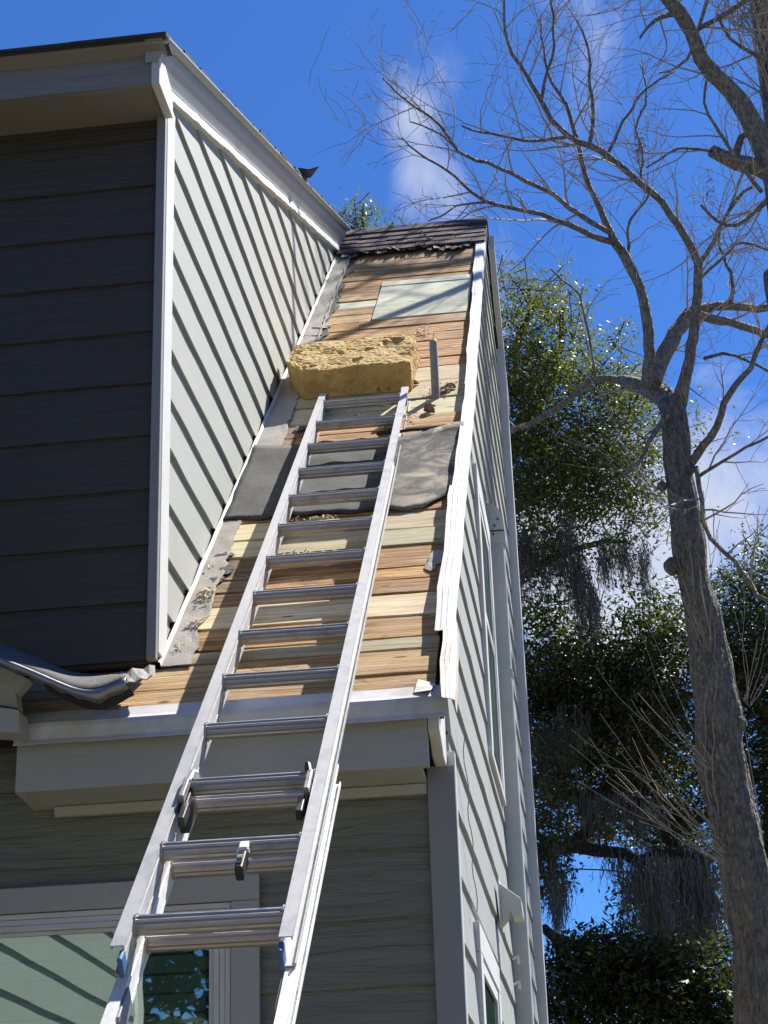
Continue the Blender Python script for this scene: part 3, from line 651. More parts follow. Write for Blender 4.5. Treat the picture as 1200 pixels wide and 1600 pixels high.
# windows: casing pieces, sash, glass, blinds
def side_window(y0, y1, z0, z1, cw, x=XR):
    win = MB(); win.box(x-0.005, x+0.0145, y0+cw, y1-cw, z0+cw, z1-cw); wo_ = win.build('window', M['room'], house)
    for nm, (a, b, c0, d) in {'casing': (y0, y1, z1-cw, z1), 'casing.': (y0, y0+cw, z0, z1-cw-0.001), 'casing..': (y1-cw, y1, z0, z1-cw-0.001), 'sill': (y0-0.02, y1+0.02, z0-0.03, z0-0.001)}.items():
        m = MB(); m.box(x+0.002, x+0.026, a, b, c0, d); m.build(nm.strip('.'), M['trim'], wo_, bev=0.002)
    for (a, b, c0, d) in ((y0+cw+.001, y1-cw-.001, z1-cw-0.04, z1-cw-0.001), (y0+cw+.001, y0+cw+0.035, z0+.001, z1-cw-0.041), (y1-cw-0.035, y1-cw-.001, z0+.001, z1-cw-0.041), (y0+cw+.036, y1-cw-.036, (z0+z1)/2-0.02, (z0+z1)/2+0.02)):
        m = MB(); m.box(x+0.015, x+0.022, a, b, c0, d); m.build('sash', M['trim'], wo_)
    m = MB(); m.quad((x+0.0175, y0+cw+0.03, z0+0.01), (x+0.0175, y1-cw-0.03, z0+0.01), (x+0.0175, y1-cw-0.03, z1-cw-0.035), (x+0.0175, y0+cw+0.03, z1-cw-0.035)); m.build('glass', M['glass'], wo_)
side_window(6.46, 7.18, 1.84, 2.98, 0.09)
side_window(5.31, 6.14, -0.10, 1.005, 0.085)

wx1, wz1 = -0.897, 1.045
win = MB(); win.box(-2.62, wx1-0.06, YW+0.12, YW+0.125, -0.35, 0.98); wo_ = win.build('window', M['room'], house)
# carve the opening look: deep dark reveal in front of the boards
FY = YW-0.019
def fbox(x0, x1, z0, z1, y0, y1, mat, nm): m = MB(); m.box(x0, x1, y0, y1, z0, z1); return m.build(nm, M[mat], wo_, bev=0.0025)
fbox(-2.80, wx1, 0.978, 1.045, FY-0.018, FY, 'trim_grain', 'casing')
fbox(wx1-0.074, wx1, -0.45, 0.977, FY-0.018, FY, 'trim_grain', 'casing')
fbox(-2.80, -2.72, -0.45, 0.977, FY-0.018, FY, 'trim_grain', 'casing')
for i, (a, b, yy) in enumerate(((0.0, 0.014, 0.012), (0.0145, 0.030, 0.008), (0.0305, 0.046, 0.011), (0.0465, 0.058, 0.004))):   # stepped window frame profile
    fbox(-2.70, wx1-0.0755-a, 0.976-b, 0.976-a, FY-yy, FY+0.002, 'trim', 'frame')
    fbox(wx1-0.0755-b, wx1-0.0755-a, -0.43, 0.976-b-0.0005, FY-yy, FY+0.002, 'trim', 'frame')
fbox(-2.72, wx1-0.08, -0.46, -0.41, FY-0.03, FY, 'trim', 'sill')
gx1, gz1 = wx1-0.0755-0.058, 0.976-0.058
m = MB(); m.quad((-2.70, FY+0.001, -0.42), (gx1+0.004, FY+0.001, -0.42), (gx1+0.004, FY+0.001, gz1+0.004), (-2.70, FY+0.001, gz1+0.004)); m.build('glass', M['glass'], wo_)
for i in range(26):
    z = 0.90-i*0.05; m = MB(); m.box(-2.68, gx1-0.01, FY+0.0045, FY+0.007, z-0.044, z); m.build('blind_slat', M['blind'], wo_)

# side wing standing forward on the left (seen mirrored in the window)
wing = MB(); wing.box(-6.0, -2.52, -0.25, 4.73, GZ, 2.7); wing_o = wing.build('wing_wall', M['siding'], house)
for k in range(24):
    z0 = GZ+0.178*k
    mb = lap_board('X', -2.52, 1, -0.2, 4.70, z0, z0+0.178, t0=0.018, n=24, wob=0.006, seed=k+900); mb.build('siding_board', M['siding'], wing_o)
c = MB(); c.box(-2.56, -2.49, -0.32, -0.21, GZ, 2.7); c.build('corner_board', M['trim'], house)
m = MB(); m.prism([(-6.3, -0.6, 2.7), (-2.2, -0.6, 2.7), (-4.2, -0.6, 3.9)], (0, 5.3, 0)); m.build('wing_roof', M['shingle_dark'], house)

# lower left porch roof end: sagging mineral-surfaced edge with bright metal lip
prof_t = [(-60, 985), (0, 1005), (60, 1030), (105, 1052), (150, 1057), (197, 1056)]
prof_b = [(-60, 1003), (0, 1030), (50, 1050), (100, 1072), (130, 1083), (165, 1080), (198, 1058)]
def smooth_px(pl, n):
    o = []
    for i in range(n+1):
        x = pl[0][0]+(pl[-1][0]-pl[0][0])*i/n
        for k in range(len(pl)-1):
            if pl[k][0] <= x <= pl[k+1][0]+1e-6:
                t = (x-pl[k][0])/(pl[k+1][0]-pl[k][0]); t2 = t; o.append((x, pl[k][1]+(pl[k+1][1]-pl[k][1])*t2)); break
    return o
T = smooth_px(prof_t, 30); B = smooth_px(prof_b, 30)
T = [(T[i][0], sum(T[max(0, min(30, i+k))][1] for k in (-2, -1, 0, 1, 2))/5) for i in range(31)]
B = [(B[i][0], sum(B[max(0, min(30, i+k))][1] for k in (-2, -1, 0, 1, 2))/5) for i in range(31)]
porch = MB(); P = []; lipb = []
for i in range(31):
    a = at(*B[i], 4.36); b = at(*T[i], 4.62); P.append([a.lerp(b, t)+Vector((0, 0, 0.006*math.sin(t*3.1))) for t in (0, 0.33, 0.66, 1)]); lipb.append(a)
porch.grid(P)
# carry the porch roof on to the left, out of frame
a = at(-60, 1003, 4.36); b = at(-60, 985, 4.62)
porch.quad(a, b, b+Vector((-1.6, 0.15, 0.55)), a+Vector((-1.6, -0.1, 0.45)))
porch_o = porch.build('porch_roof', M['shingle_grey'], house, smooth=True, solid=0.010)
m = MB(); P = []
for i, a in enumerate(lipb):
    w = 0.010+0.004*noise.noise(Vector((i*0.5, 2, 0)))+(0.008 if i > 22 else 0)
    P.append([a+Vector((0, 0.004, 0.007)), a+Vector((0, -0.008, 0.003)), a+Vector((0, -0.010, -w)), a+Vector((0, 0.012, -w-0.006+0.004*math.sin(i*1.7)))])
m.grid(P); m.build('metal_lip', M['steel'], porch_o, smooth=True, solid=0.001)
m = MB(); P = []
for i in range(14, 31):
    a = lipb[i]+Vector((0, 0.05, -0.010)); P.append([a, a+Vector((0, 0.03, -0.006-0.006*math.sin((i-14)/16*3.1)))])
m.grid(P); m.build('torn_underlayment', M['felt_tear'], porch_o, solid=0.003)
a = at(190, 1068, 4.45)
m = MB(); m.grid([[at(188+i*9, 1050-i*1.6+3*math.sin(i*2.1), 4.66), at(186+i*9.5, 1061-i*1.2+2*math.sin(i*1.3), 4.60), at(184+i*9, 1071-i*2.2+2.5*math.sin(i*2.9), 4.56)] for i in range(7)]); m.build('torn_felt', M['felt_strip'], house, solid=0.003)
# boxed eave end of the porch
m = MB()
m.prism([at(-80, 1012, 4.47), at(0, 1040, 4.47), at(44, 1060, 4.47), at(24, 1082, 4.47), at(28, 1106, 4.47), at(-80, 1090, 4.47)], (0, 0.05, 0)); m.build('porch_eave_board', M['trim_grain'], house, bev=0.002)
m = MB(); m.prism([at(-80, 1092, 4.44), at(29, 1109, 4.44), at(30, 1145, 4.44), at(-80, 1140, 4.44)], (0, 0.08, 0)); m.build('porch_eave_board', M['trim_grain'], house, bev=0.002)

# ------------------------------------------------------------------ foam block
def foam_block():
    A = roof(-1.125, 6.70, 0); nx, ny, nz_ = 110, 90, 30
    W, D, H = 0.50, 0.45, 0.122
    o = Vector((-1.13, 6.60, RS*6.60+RC))
    ux = Vector((1, 0.0, 0)); uy = Vector((0, 0.7264, 0.687)); un = RN
    m = MB()
    def pt(u, v, w):
        x = u*W; y = v*D; z = w*H
        cut = max(0, 0.16-u)*1.0                      # left end sawn obliquely
        y += cut*1.1*(1-v)
        x += 0.03*v*(u-0.3)+0.03*(1-v)*(u-0.5)*0.6
        p = o+ux*x+uy*y+un*(z+0.004)
        q = Vector((u*W, v*D, w*H))
        edge = min(u, 1-u)*W < 0.01 or min(v, 1-v)*D < 0.01
        d = 0.008*noise.noise(q*11)+0.004*noise.noise(q*34)+0.002*noise.noise(q*90)
        c = q-Vector((W/2, D/2, H/2)); nrm = Vector((c.x/W, c.y/D, c.z/H)); mx = max(abs(nrm.x), abs(nrm.y), abs(nrm.z))
        n3 = Vector((nrm.x if abs(nrm.x) > mx-0.02 else 0, nrm.y if abs(nrm.y) > mx-0.02 else 0, nrm.z if abs(nrm.z) > mx-0.02 else 0)).normalized()
        pit = max(0, noise.noise(Vector((q.x*55, q.y*60, q.z*40))+Vector((9, 0, 0)))-0.44)*0.035+max(0, noise.noise(q*13+Vector((3, 0, 0)))-0.42)*0.05
        r = (1 if sum(1 for k in n3 if abs(k) > 0.1) >= 2 else 0)*0.004
        dd = n3*(d-pit-r)
        p += ux*dd.x+uy*dd.y+un*(dd.z if w > 0.02 else 0); return p
    # six faces as grids, welded afterwards
    m.grid([[pt(i/nx, j/ny, 1) for j in range(ny+1)] for i in range(nx+1)])
    m.grid([[pt(i/nx, 0, j/nz_) for j in range(nz_+1)] for i in range(nx+1)])
    m.grid([[pt(i/nx, 1, j/nz_) for j in range(nz_+1)] for i in range(nx+1)])
    m.grid([[pt(0, i/ny, j/nz_) for j in range(nz_+1)] for i in range(ny+1)])
    m.grid([[pt(1, i/ny, j/nz_) for j in range(nz_+1)] for i in range(ny+1)])
    m.quad(pt(0, 0, 0), pt(1, 0, 0), pt(1, 1, 0), pt(0, 1, 0))
    ob = m.build('foam_block', M['foam'], None, label='thick yellow weathered foam block lying on the roof boards above the ladder', cat='foam block')
    import bmesh
    bm = bmesh.new(); bm.from_mesh(ob.data); bmesh.ops.remove_doubles(bm, verts=bm.verts, dist=0.0006); bmesh.ops.recalc_face_normals(bm, faces=bm.faces); bm.to_mesh(ob.data); bm.free()
    return ob
foam_block()

# ------------------------------------------------------------------ ladder
LS = 0.958                                # calibrated lowest fly rung, slope, width
P0 = Vector((-0.974, 3.758, 0.73))*LS; EL = 0.736; W = 0.316*LS; SPC = 0.305*LS
lx = Vector((1, 0, 0)); ly = Vector((0.0015, math.cos(EL), math.sin(EL))).normalized(); lx = Vector((1, 0.006, 0)); ly = (ly-lx*ly.dot(lx)).normalized(); ln = lx.cross(ly)
if ln.z < 0: ln = -ln
t_g = (GZ-P0.z)/ly.z
lad = empty('extension_ladder', P0+ly*t_g+lx*W/2, label='aluminium extension ladder leaning over the eave onto the stripped roof boards', cat='ladder')
def L(x, y, z): return P0+lx*x+ly*y+ln*z
def channel(x, side, y0, y1, z0, z1, fl, th, mat, name, taper=0.0):
    """C channel: web at x, flanges pointing to side"""
    m = MB()
    def bx(xa, xb, za, zb, ya=y0, yb=y1):
        xa, xb = sorted((xa, xb))
        f = lambda x_, y_: x_
        m.hexa([L(xa, ya, za), L(xb, ya, za), L(xb, yb, za), L(xa, yb, za), L(xa, ya, zb), L(xb, ya, zb), L(xb, yb, zb), L(xa, yb, zb)])
    bx(x, x+side*th, z0+th+0.0004, z1-th-0.0004)
    bx(x, x+side*fl, z1-th, z1); bx(x, x+side*fl, z0, z0+th)
    bx(x+side*(fl-th), x+side*fl, z1-th-0.006, z1-th-0.0004); bx(x+side*(fl-th), x+side*fl, z0+th+0.0004, z0+th+0.006)
    # raised ribs on the web
    bx(x-side*0.0012, x-side*0.0001, (z0+z1)/2-0.020, (z0+z1)/2-0.016); bx(x-side*0.0012, x-side*0.0001, (z0+z1)/2+0.016, (z0+z1)/2+0.020)
    return m.build(name, mat, lad)
F0, F1 = -0.105, 13*SPC+0.10
fz0, fz1 = -0.034, 0.034
fl_rail = channel(0.0, -1, F0, F1, fz0, fz1, 0.027, 0.0028, M['alu'], 'fly_rail')
fr_rail = channel(W, 1, F0, F1, fz0, fz1, 0.027, 0.0028, M['alu'], 'fly_rail')
def rung_mesh(w, r=0.0205):
    m = MB(); n = 26; A = []; B = []
    for i in range(n):
        a = 2*math.pi*i/n; rr = r*(1-0.11*(i % 2))
        y = math.sin(a)*rr; z = math.cos(a)*rr*1.02
        if y > r*0.62: y = r*0.62               # flat tread
        A.append((0, y, z)); B.append((w, y, z))
    k = 0; m.v = A+B
    for i in range(n): j = (i+1) % n; m.f.append((i, j, n+j, n+i))
    m.f.append(tuple(reversed(range(n)))); m.f.append(tuple(n+i for i in range(n)))
    # end collars
    for x0, x1 in ((0.0, 0.004), (w-0.004, w)):
        q = len(m.v)
        for xx in (x0, x1):
            for i in range(16):
                a = 2*math.pi*i/16; m.v.append((xx, math.sin(a)*r*1.22, math.cos(a)*r*1.22))
        for i in range(16): j = (i+1) % 16; m.f.append((q+i, q+j, q+16+j, q+16+i))
        m.f.append(tuple(q+16+i for i in range(16)) if x1 < w/2 else tuple(q+i for i in reversed(range(16))))
    me = bpy.data.meshes.new('rung'); me.from_pydata(m.v, [], m.f); me.materials.append(M['alu_rung']); me.update(); return me
# local axes -> world matrix
LM = Matrix((lx, ly, ln)).transposed().to_4x4()
def place(me, name, loc, parent=lad):
    o = bpy.data.objects.new(name, me); col.objects.link(o); o.parent = parent
    o.matrix_local = Matrix.Translation(Vector(loc)-lad.location) @ LM; return o
rm = rung_mesh(W-0.0004)
for k in range(14): place(rm, 'rung', L(0.0002, k*SPC, 0.012))
# base section, behind and wider
BX = 0.005; BL = 0.0; bz0, bz1 = -0.092, -0.036
TB = 2*SPC+0.17
channel(-BL, -1, t_g, TB, bz0, bz1, 0.024, 0.003, M['alu_white'], 'base_rail')
channel(W+BX, 1, t_g, TB, bz0, bz1, 0.024, 0.003, M['alu_white'], 'base_rail')
bm_ = rung_mesh(W+BX+BL-0.0004)
kb = -1
y = 2*SPC+0.060
ys = []
while y > t_g+0.2: ys.append(y); y -= SPC if len(ys) != 3 else SPC+0.06
for y in ys: place(bm_, 'rung', L(-BL+0.0002, y, -0.064))
# rung end plates on the outside of the base web
for y in ys[:6]:
    m = MB()
    for sx in (W+BX+0.0032,):
        ring = [L(sx, y+math.sin(2*math.pi*i/14)*0.019, -0.062+math.cos(2*math.pi*i/14)*0.017) for i in range(14)]
        m.tube([q+lx*0.002 for q in ring+[ring[0], ring[1]]], 0.0028, 5, cap=False)
    m.build('rung_end', M['alu_white'], lad)
# interlock guides, locks, end caps
def lbox(xa, xb, ya, yb, za, zb, mat, name, bev=0.002, parent=lad, **k):
    m = MB(); m.hexa([L(xa, ya, za), L(xb, ya, za), L(xb, yb, za), L(xa, yb, za), L(xa, ya, zb), L(xb, ya, zb), L(xb, yb, zb), L(xa, yb, zb)])
    o = m.build(name, mat, parent, bev=bev); 
    for a, b in k.items(): o[a] = b
    return o
for s, x in ((-1, 0.0), (1, W)):
    i = -s
    # fly lock: curved lever hooked over the base rung
    yy = 2*SPC-0.072
    lbox(x+i*0.004 if i > 0 else x-0.016, x+0.016 if i > 0 else x-0.004, yy-0.030, yy+0.060, 0.026, 0.046, M['steel'], 'rung_lock')
    m = MB(); cx = x+i*0.012
    m.tube([L(cx, yy+0.055, 0.040), L(cx+i*0.006, yy+0.085, 0.046), L(cx+i*0.010, yy+0.10, 0.034), L(cx+i*0.012, yy+0.102, 0.012)], 0.007, 6); m.build('rung_lock_hook', M['alu_white' if s < 0 else 'black'], lad)
    lbox(min(cx, cx+i*0.016), max(cx, cx+i*0.016), yy-0.105, yy-0.032, 0.004, 0.030, M['black'], 'rung_lock_tail', 0.003)
    lbox(min(x, x+i*0.02), max(x, x+i*0.02), yy-0.04, yy+0.075, -0.045, 0.020, M['black'], 'rung_lock_plate', 0.003)
    # blue end caps at both ends of the fly rails
    xa, xb = sorted((x-i*0.004, x-i*0.018)); 
    lbox(xa, xb, F1-0.055, F1+0.004, fz0+0.004, fz1-0.0035, M['blue'], 'rail_cap', 0.003)
    lbox(min(x+i*0.003, x-i*0.001+i*0.008), max(x+i*0.003, x+i*0.007), F1-0.045, F1+0.004, fz0+0.006, fz1-0.006, M['blue'], 'rail_cap', 0.001)
    xa, xb = sorted((x+i*0.001, x-i*0.010)); lbox(xa, xb, F0-0.034, F0+0.002, fz0+0.014, fz1-0.010, M['blue'], 'rail_cap', 0.004)
    # sticker on the base rail web and guide bracket
    bxx = x+(BX if s > 0 else -BL)
    if s > 0:
        st = lbox(bxx+0.0034, bxx+0.0040, TB-0.095, TB-0.012, bz0+0.010, bz1-0.012, M['blue'], 'sticker', 0)
        for q in range(3):
            lbox(bxx+0.0041, bxx+0.0044, TB-0.082+q*0.023, TB-0.070+q*0.023, bz0+0.018, bz1-0.020, M['trim'], 'sticker_mark', 0, parent=st)
    xa, xb = sorted((bxx-s*0.001, bxx-s*0.006)); lbox(xa, xb, F0-0.13, F0-0.03, bz0+0.006, bz1-0.004, M['steel'], 'guide_bracket', 0.001)
# pulley bracket on the second rung
yy = SPC-0.03
lbox(W*0.57, W*0.57+0.020, yy-0.010, yy+0.018, 0.022, 0.034, M['alu_white'], 'pulley_bracket')
lbox(W*0.57+0.001, W*0.57+0.019, yy-0.085, yy-0.012, -0.004, 0.030, M['black'], 'pulley_housing', 0.004)
m = MB(); m.tube([L(W*0.57-0.003, yy-0.012, 0.026), L(W*0.57+0.023, yy-0.012, 0.026)], 0.005, 8); m.build('bolt', M['alu_white'], lad)
m = MB(); m.tube([L(W*0.57+0.004, yy-0.052, 0.018), L(W*0.57+0.016, yy-0.052, 0.018)], 0.020, 14); m.build('pulley_wheel', M['steel'], lad)
for x in (-BL-0.02, W+BX+0.02):
    lbox(x-0.035, x+0.035, t_g-0.02, t_g+0.06, -0.07, 0.02, M['black'], 'foot', 0.006)

# ------------------------------------------------------------------ litter on the boards
spots = [(703, 608, 'curled dry brown leaf right of the vent pipe base'), (690, 614, 'small dry leaf tucked against the vent pipe base'), (672, 640, 'torn brown leaf below the vent pipe'), (645, 603, 'dry leaf just below the foam block'), (671, 646, 'dark crumpled leaf on the orange boards'), (604, 672, None)]
for i, (px, py, lb) in enumerate(spots):
    c0 = onroof(px, py); rr = random.Random(i+40); m = MB(); k = 8; a0 = rr.random()*6; ring = []
    for j in range(k):
        a = 2*math.pi*j/k; r = 1+0.35*math.cos(2*a); v = Vector((math.cos(a+a0)*r*0.022, math.sin(a+a0)*r*0.016, 0)); ring.append(roof(c0.x+v.x, c0.y+v.y, 0.006+0.018*abs(math.sin(a))))
    m.v = [tuple(q-c0) for q in ring]+[tuple(roof(c0.x, c0.y, 0.004)-c0)]; m.f = [(j, (j+1) % k, k) for j in range(k)]
    o = m.build('dry_leaf', M['leaf_dry'], None, solid=0.0015, label=lb or 'dry leaf seen between the upper ladder rungs', cat='leaf', group='dry leaves on the roof boards'); o.location = c0
m = MB(); rr = random.Random(3)
for (px, py, n_, sx, sy_) in ((322, 935, 60, 0.022, 0.03), (310, 978, 26, 0.02, 0.015), (318, 895, 18, 0.02, 0.02), (470, 873, 90, 0.07, 0.012), (500, 817, 60, 0.05, 0.012), (688, 612, 70, 0.05, 0.03), (640, 655, 20, .05, .03), (660, 520, 40, .04, .05), (560, 655, 40, 0.05, 0.01), (280, 1015, 12, 0.02, 0.01)):
    c0 = onroof(px, py)
    for i in range(n_):
        x = c0.x+rr.gauss(0, sx*0.6); y = c0.y+rr.gauss(0, sy_*0.6)
        if x < XL+0.02: continue
        a = rr.random()*6.3; l = rr.uniform(0.003, 0.012); w_ = rr.uniform(0.0015, 0.004); d = Vector((math.cos(a)*l, math.sin(a)*l*0.7, 0)); e = Vector((-math.sin(a)*w_, math.cos(a)*w_*0.7, 0)); h = 0.012+rr.random()*0.006; up = rr.uniform(0, 0.006)
        m.quad(roof(x-d.x-e.x, y-d.y-e.y, h), roof(x+d.x-e.x, y+d.y-e.y, h+up), roof(x+d.x+e.x, y+d.y+e.y, h+up+0.001), roof(x-d.x+e.x, y-d.y+e.y, h+0.003))
m.build('wood_splinters', M['sawdust'], None, kind='stuff', label='pale wood splinters and dust scattered on boards and felt', cat='debris')

# ------------------------------------------------------------------ trees
R_ = random.Random(11)
def vrand(s=1.0): return Vector((R_.uniform(-1, 1), R_.uniform(-1, 1), R_.uniform(-1, 1)))*s
def resample(pts, rads, step):
    P = [Vector(p) for p in pts]; out = []; ro = []
    for i in range(len(P)-1):
        p0 = P[max(i-1, 0)]; p1 = P[i]; p2 = P[i+1]; p3 = P[min(i+2, len(P)-1)]
        n = max(1, int((p2-p1).length/step))
        for k in range(n):
            t = k/n; q = 0.5*((2*p1)+(p2-p0)*t+(2*p0-5*p1+4*p2-p3)*t*t+(3*p1-p0-3*p2+p3)*t**3); out.append(q); ro.append(rads[i]+(rads[i+1]-rads[i])*t)
    out.append(P[-1]); ro.append(rads[-1]); return out, ro
def limb_px(pl, Y0, Y1=None, rs=1.0, step=0.08):
    """pl: (px, py, radius_px); depth runs from Y0 to Y1"""
    if Y1 is None: Y1 = Y0
    n = len(pl); pts = []; rr = []
    for i, (x, y, r) in enumerate(pl):
        Y = Y0+(Y1-Y0)*i/(n-1); pts.append(at(x, y, Y)); rr.append(r*Y/FPX*rs*1.03)
    return resample(pts, rr, step)
twig_mb = [MB()]
def wander(p, d, length, r0, step, curl, up=0.0):
    n = max(2, int(length/step)); pts = [p.copy()]; rs = [r0]; d = d.normalized()
    for i in range(n):
        d = (d+vrand(curl)+Vector((0, 0, up))).normalized(); p = p+d*step; pts.append(p.copy()); rs.append(max(0.0019, r0*(1-(i+1)/n*0.75)))
    return pts, rs
def grow_twigs(mb, pts, rs, dens, L1, L2, start=0.15):
    n = len(pts)
    for i in range(int(n*start), n):
        if R_.random() > dens: continue
        t = (pts[min(i+1, n-1)]-pts[max(i-1, 0)]).normalized()
        side = t.cross(vrand()).normalized(); d = (t*0.7+side*R_.uniform(0.7, 1.2)+Vector((0, 0, 0.25))).normalized()
        r0 = min(rs[i]*0.6, 0.009)
        a, ra = wander(pts[i], d, R_.uniform(*L1), r0, 0.10, 0.24, 0.03); mb.tube(a, ra, 3, cap=False)
        for j in range(1, len(a)):
            if R_.random() < 0.75:
                tt = (a[j]-a[j-1]).normalized(); s2 = tt.cross(vrand()).normalized(); d2 = (tt*0.8+s2*R_.uniform(0.5, 1.1)+Vector((0, 0, 0.15))).normalized()
                b, rb = wander(a[j], d2, R_.uniform(*L2), max(0.0022, ra[j]*0.62), 0.075, 0.24, 0.02); mb.tube(b, rb, 3, cap=False)
                for k in range(1, len(b)):
                    if R_.random() < 0.5:
                        t3 = (b[k]-b[k-1]).normalized(); d3 = (t3+t3.cross(vrand()).normalized()*0.8).normalized()
                        c_, rc = wander(b[k], d3, R_.uniform(0.05, 0.15), 0.0018, 0.05, 0.2); mb.tube(c_, rc, 3, cap=False)

YT = 11.0
tbase = at(1195, 1700, YT); 
bare = empty('bare_tree', (tbase.x+0.12, YT, GZ), label='leafless tree with a leaning grey trunk forking right of the house', cat='tree')
trunk_px = [(1200, 1620, 46), (1190, 1500, 42), (1174, 1420, 38), (1161, 1350, 36), (1131, 1200, 39), (1120, 1110, 37), (1105, 1000, 29), (1082, 900, 27), (1072, 820, 26), (1062, 750, 24), (1056, 690, 22), (1053, 650, 22), (1050, 628, 23)]
tp, tr = limb_px(trunk_px, YT, YT, step=0.035)
foot = Vector((bare.location.x, YT, GZ)); tp2, tr2 = resample([foot-Vector((0, 0, 0.1)), foot+Vector((0, 0, 0.25)), foot.lerp(tp[0], 0.5), tp[0]], [0.36, 0.27, 0.215, tr[0]], 0.15)
m = MB(); m.tube(tp2[:-1]+tp, tr2[:-1]+tr, 72, bump=0.16, seed=2, ridge=0.05); m.build('trunk', M['bark'], bare, smooth=True)
for (px, py, sz) in ((1050, 885, 15), (1150, 1130, 16), (1130, 1335, 15), (1035, 760, 9), (1078, 735, 9)):   # healed knots
    c0 = at(px, py, YT-0.05); r = sz*YT/FPX; m = MB(); m.tube([c0+Vector((0, 0, -r)), c0+Vector((0, 0, -r*0.5)), c0, c0+Vector((0, 0, r*0.5)), c0+Vector((0, 0, r))], [r*0.3, r*0.85, r, r*0.85, r*0.3], 10, bump=0.4)
    m.build('knot', M['bark'], bare, smooth=True)
limbs = [
 ([(1052, 640, 24), (1040, 622, 22), (1015, 608, 19), (990, 600, 15), (965, 592, 8), (930, 592, 7), (890, 622, 6.5), (850, 652, 6), (810, 668, 5), (770, 690, 4)], 11, 12.0, 0.3),
 ([(1012, 604, 17), (1015, 570, 12), (1012, 520, 11), (1004, 470, 10), (993, 430, 10), (975, 400, 10), (960, 378, 9)], 11, 10.7, 0.25),
 ([(960, 378, 9), (947, 345, 7), (930, 310, 6), (915, 278, 5.5), (906, 235, 5), (895, 200, 4.5), (885, 165, 4), (862, 130, 3), (850, 90, 2.5), (845, 30, 2)], 10.7, 10.2, 0.9),
 ([(958, 378, 7), (925, 370, 6.5), (890, 352, 6), (845, 336, 5), (800, 325, 4.5), (760, 316, 4), (738, 300, 3.5), (712, 275, 3), (684, 258, 2.5), (655, 240, 2), (628, 215, 1.5)], 10.7, 9.8, 1.0),
 ([(950, 362, 6), (905, 335, 5.5), (862, 302, 5), (820, 282, 4.5), (780, 262, 4.2), (745, 250, 4), (718, 238, 3.6), (700, 215, 3.2), (675, 185, 3), (648, 165, 2.5), (622, 145, 2), (598, 122, 1.5)], 10.6, 9.6, 1.0),
 ([(760, 316, 3), (735, 318, 2.6), (712, 322, 2.2), (690, 335, 1.8), (670, 345, 1.4)], 10.1, 9.9, 1.0),
 ([(718, 238, 3), (690, 210, 2.4), (660, 195, 1.8), (640, 190, 1.3)], 9.9, 9.7, 1.0),
 ([(1020, 600, 16), (1035, 560, 17), (1055, 520, 16), (1075, 492, 14), (1100, 480, 12), (1140, 478, 9), (1200, 482, 8), (1260, 480, 6)], 11, 11.6, 0.5),
 ([(1085, 490, 10), (1115, 498, 9), (1150, 505, 8), (1180, 515, 8), (1220, 530, 6)], 11.2, 11.8, 0.5),
 ([(1060, 632, 17), (1068, 600, 13), (1078, 560, 11), (1086, 510, 10), (1090, 460, 9), (1092, 412, 9), (1080, 385, 8.5), (1060, 350, 8), (1035, 320, 8), (1000, 285, 7.5), (970, 258, 7), (940, 236, 7), (920, 227, 6.5), (890, 214, 6), (862, 188, 5.5), (845, 158, 5), (825, 120, 4.5), (800, 85, 4), (788, 45, 3), (790, -10, 2.5)], 11, 10.0, 0.75),
 ([(888, 213, 4.5), (850, 220, 4), (818, 220, 3.5), (785, 212, 3), (752, 206, 2.5), (722, 197, 2)], 10.5, 9.9, 1.0),
 ([(1092, 412, 5), (1115, 380, 4.5), (1125, 350, 4), (1150, 312, 3.5), (1176, 292, 3)], 10.9, 10.5, 0.9),
 ([(920, 227, 4.5), (928, 190, 4), (925, 155, 3.6), (920, 120, 3.2), (920, 75, 2.8), (900, 30, 2)], 10.5, 10.0, 0.9),
 ([(845, 160, 4), (852, 125, 3.6), (862, 90, 3.2), (865, 45, 2.6), (860, -10, 2)], 10.2, 9.8, 0.9),
 ([(950, 240, 3.5), (975, 190, 3), (1000, 150, 2.8), (1030, 125, 2.4), (1055, 110, 2)], 10.5, 10.8, 1.0),
 ([(1000, 286, 3.5), (1005, 240, 3), (995, 200, 2.6), (1010, 150, 2.2), (1000, 100, 1.8)], 10.6, 10.9, 1.0),
 ([(985, 420, 4), (982, 380, 3.2), (985, 345, 3), (1005, 320, 2.6), (1020, 290, 2)], 10.8, 11.1, 0.8),
 ([(1076, 728, 9), (1100, 696, 8), (1121, 667, 7), (1132, 628, 6.5), (1150, 603, 6), (1172, 575, 5), (1190, 530, 4.5), (1215, 490, 4)], 11, 10.6, 0.8),
 ([(1088, 730, 5), (1096, 780, 4.5), (1102, 825, 5), (1122, 852, 4.5), (1150, 880, 4.5), (1172, 910, 4.5), (1184, 932, 4), (1215, 945, 3)], 10.9, 10.5, 0.7),
 ([(1090, 745, 4), (1130, 720, 3.5), (1165, 700, 3), (1205, 680, 2.5)], 10.9, 10.6, 1.0),
 ([(1052, 640, 6), (1020, 680, 5), (1000, 720, 4), (975, 740, 3.5), (960, 750, 2.5)], 10.95, 10.7, 0.5),
 ([(930, 590, 3.5), (925, 550, 3), (915, 500, 2.8), (905, 460, 2.4), (880, 440, 2), (860, 420, 1.6)], 11.3, 11.0, 0.7),
 ([(1100, 560, 4), (1130, 552, 3.6), (1170, 565, 3.2), (1210, 590, 3)], 11, 10.8, 0.9),
 ([(1090, 440, 3.5), (1130, 400, 3), (1160, 380, 3), (1210, 395, 2.5)], 11, 11.3, 1.0),
 ([(1140, 478, 5), (1145, 440, 4), (1130, 400, 3.5), (1125, 360, 3), (1150, 300, 2.4), (1165, 250, 2)], 11.4, 11.6, 1.0),
]
tw = MB()
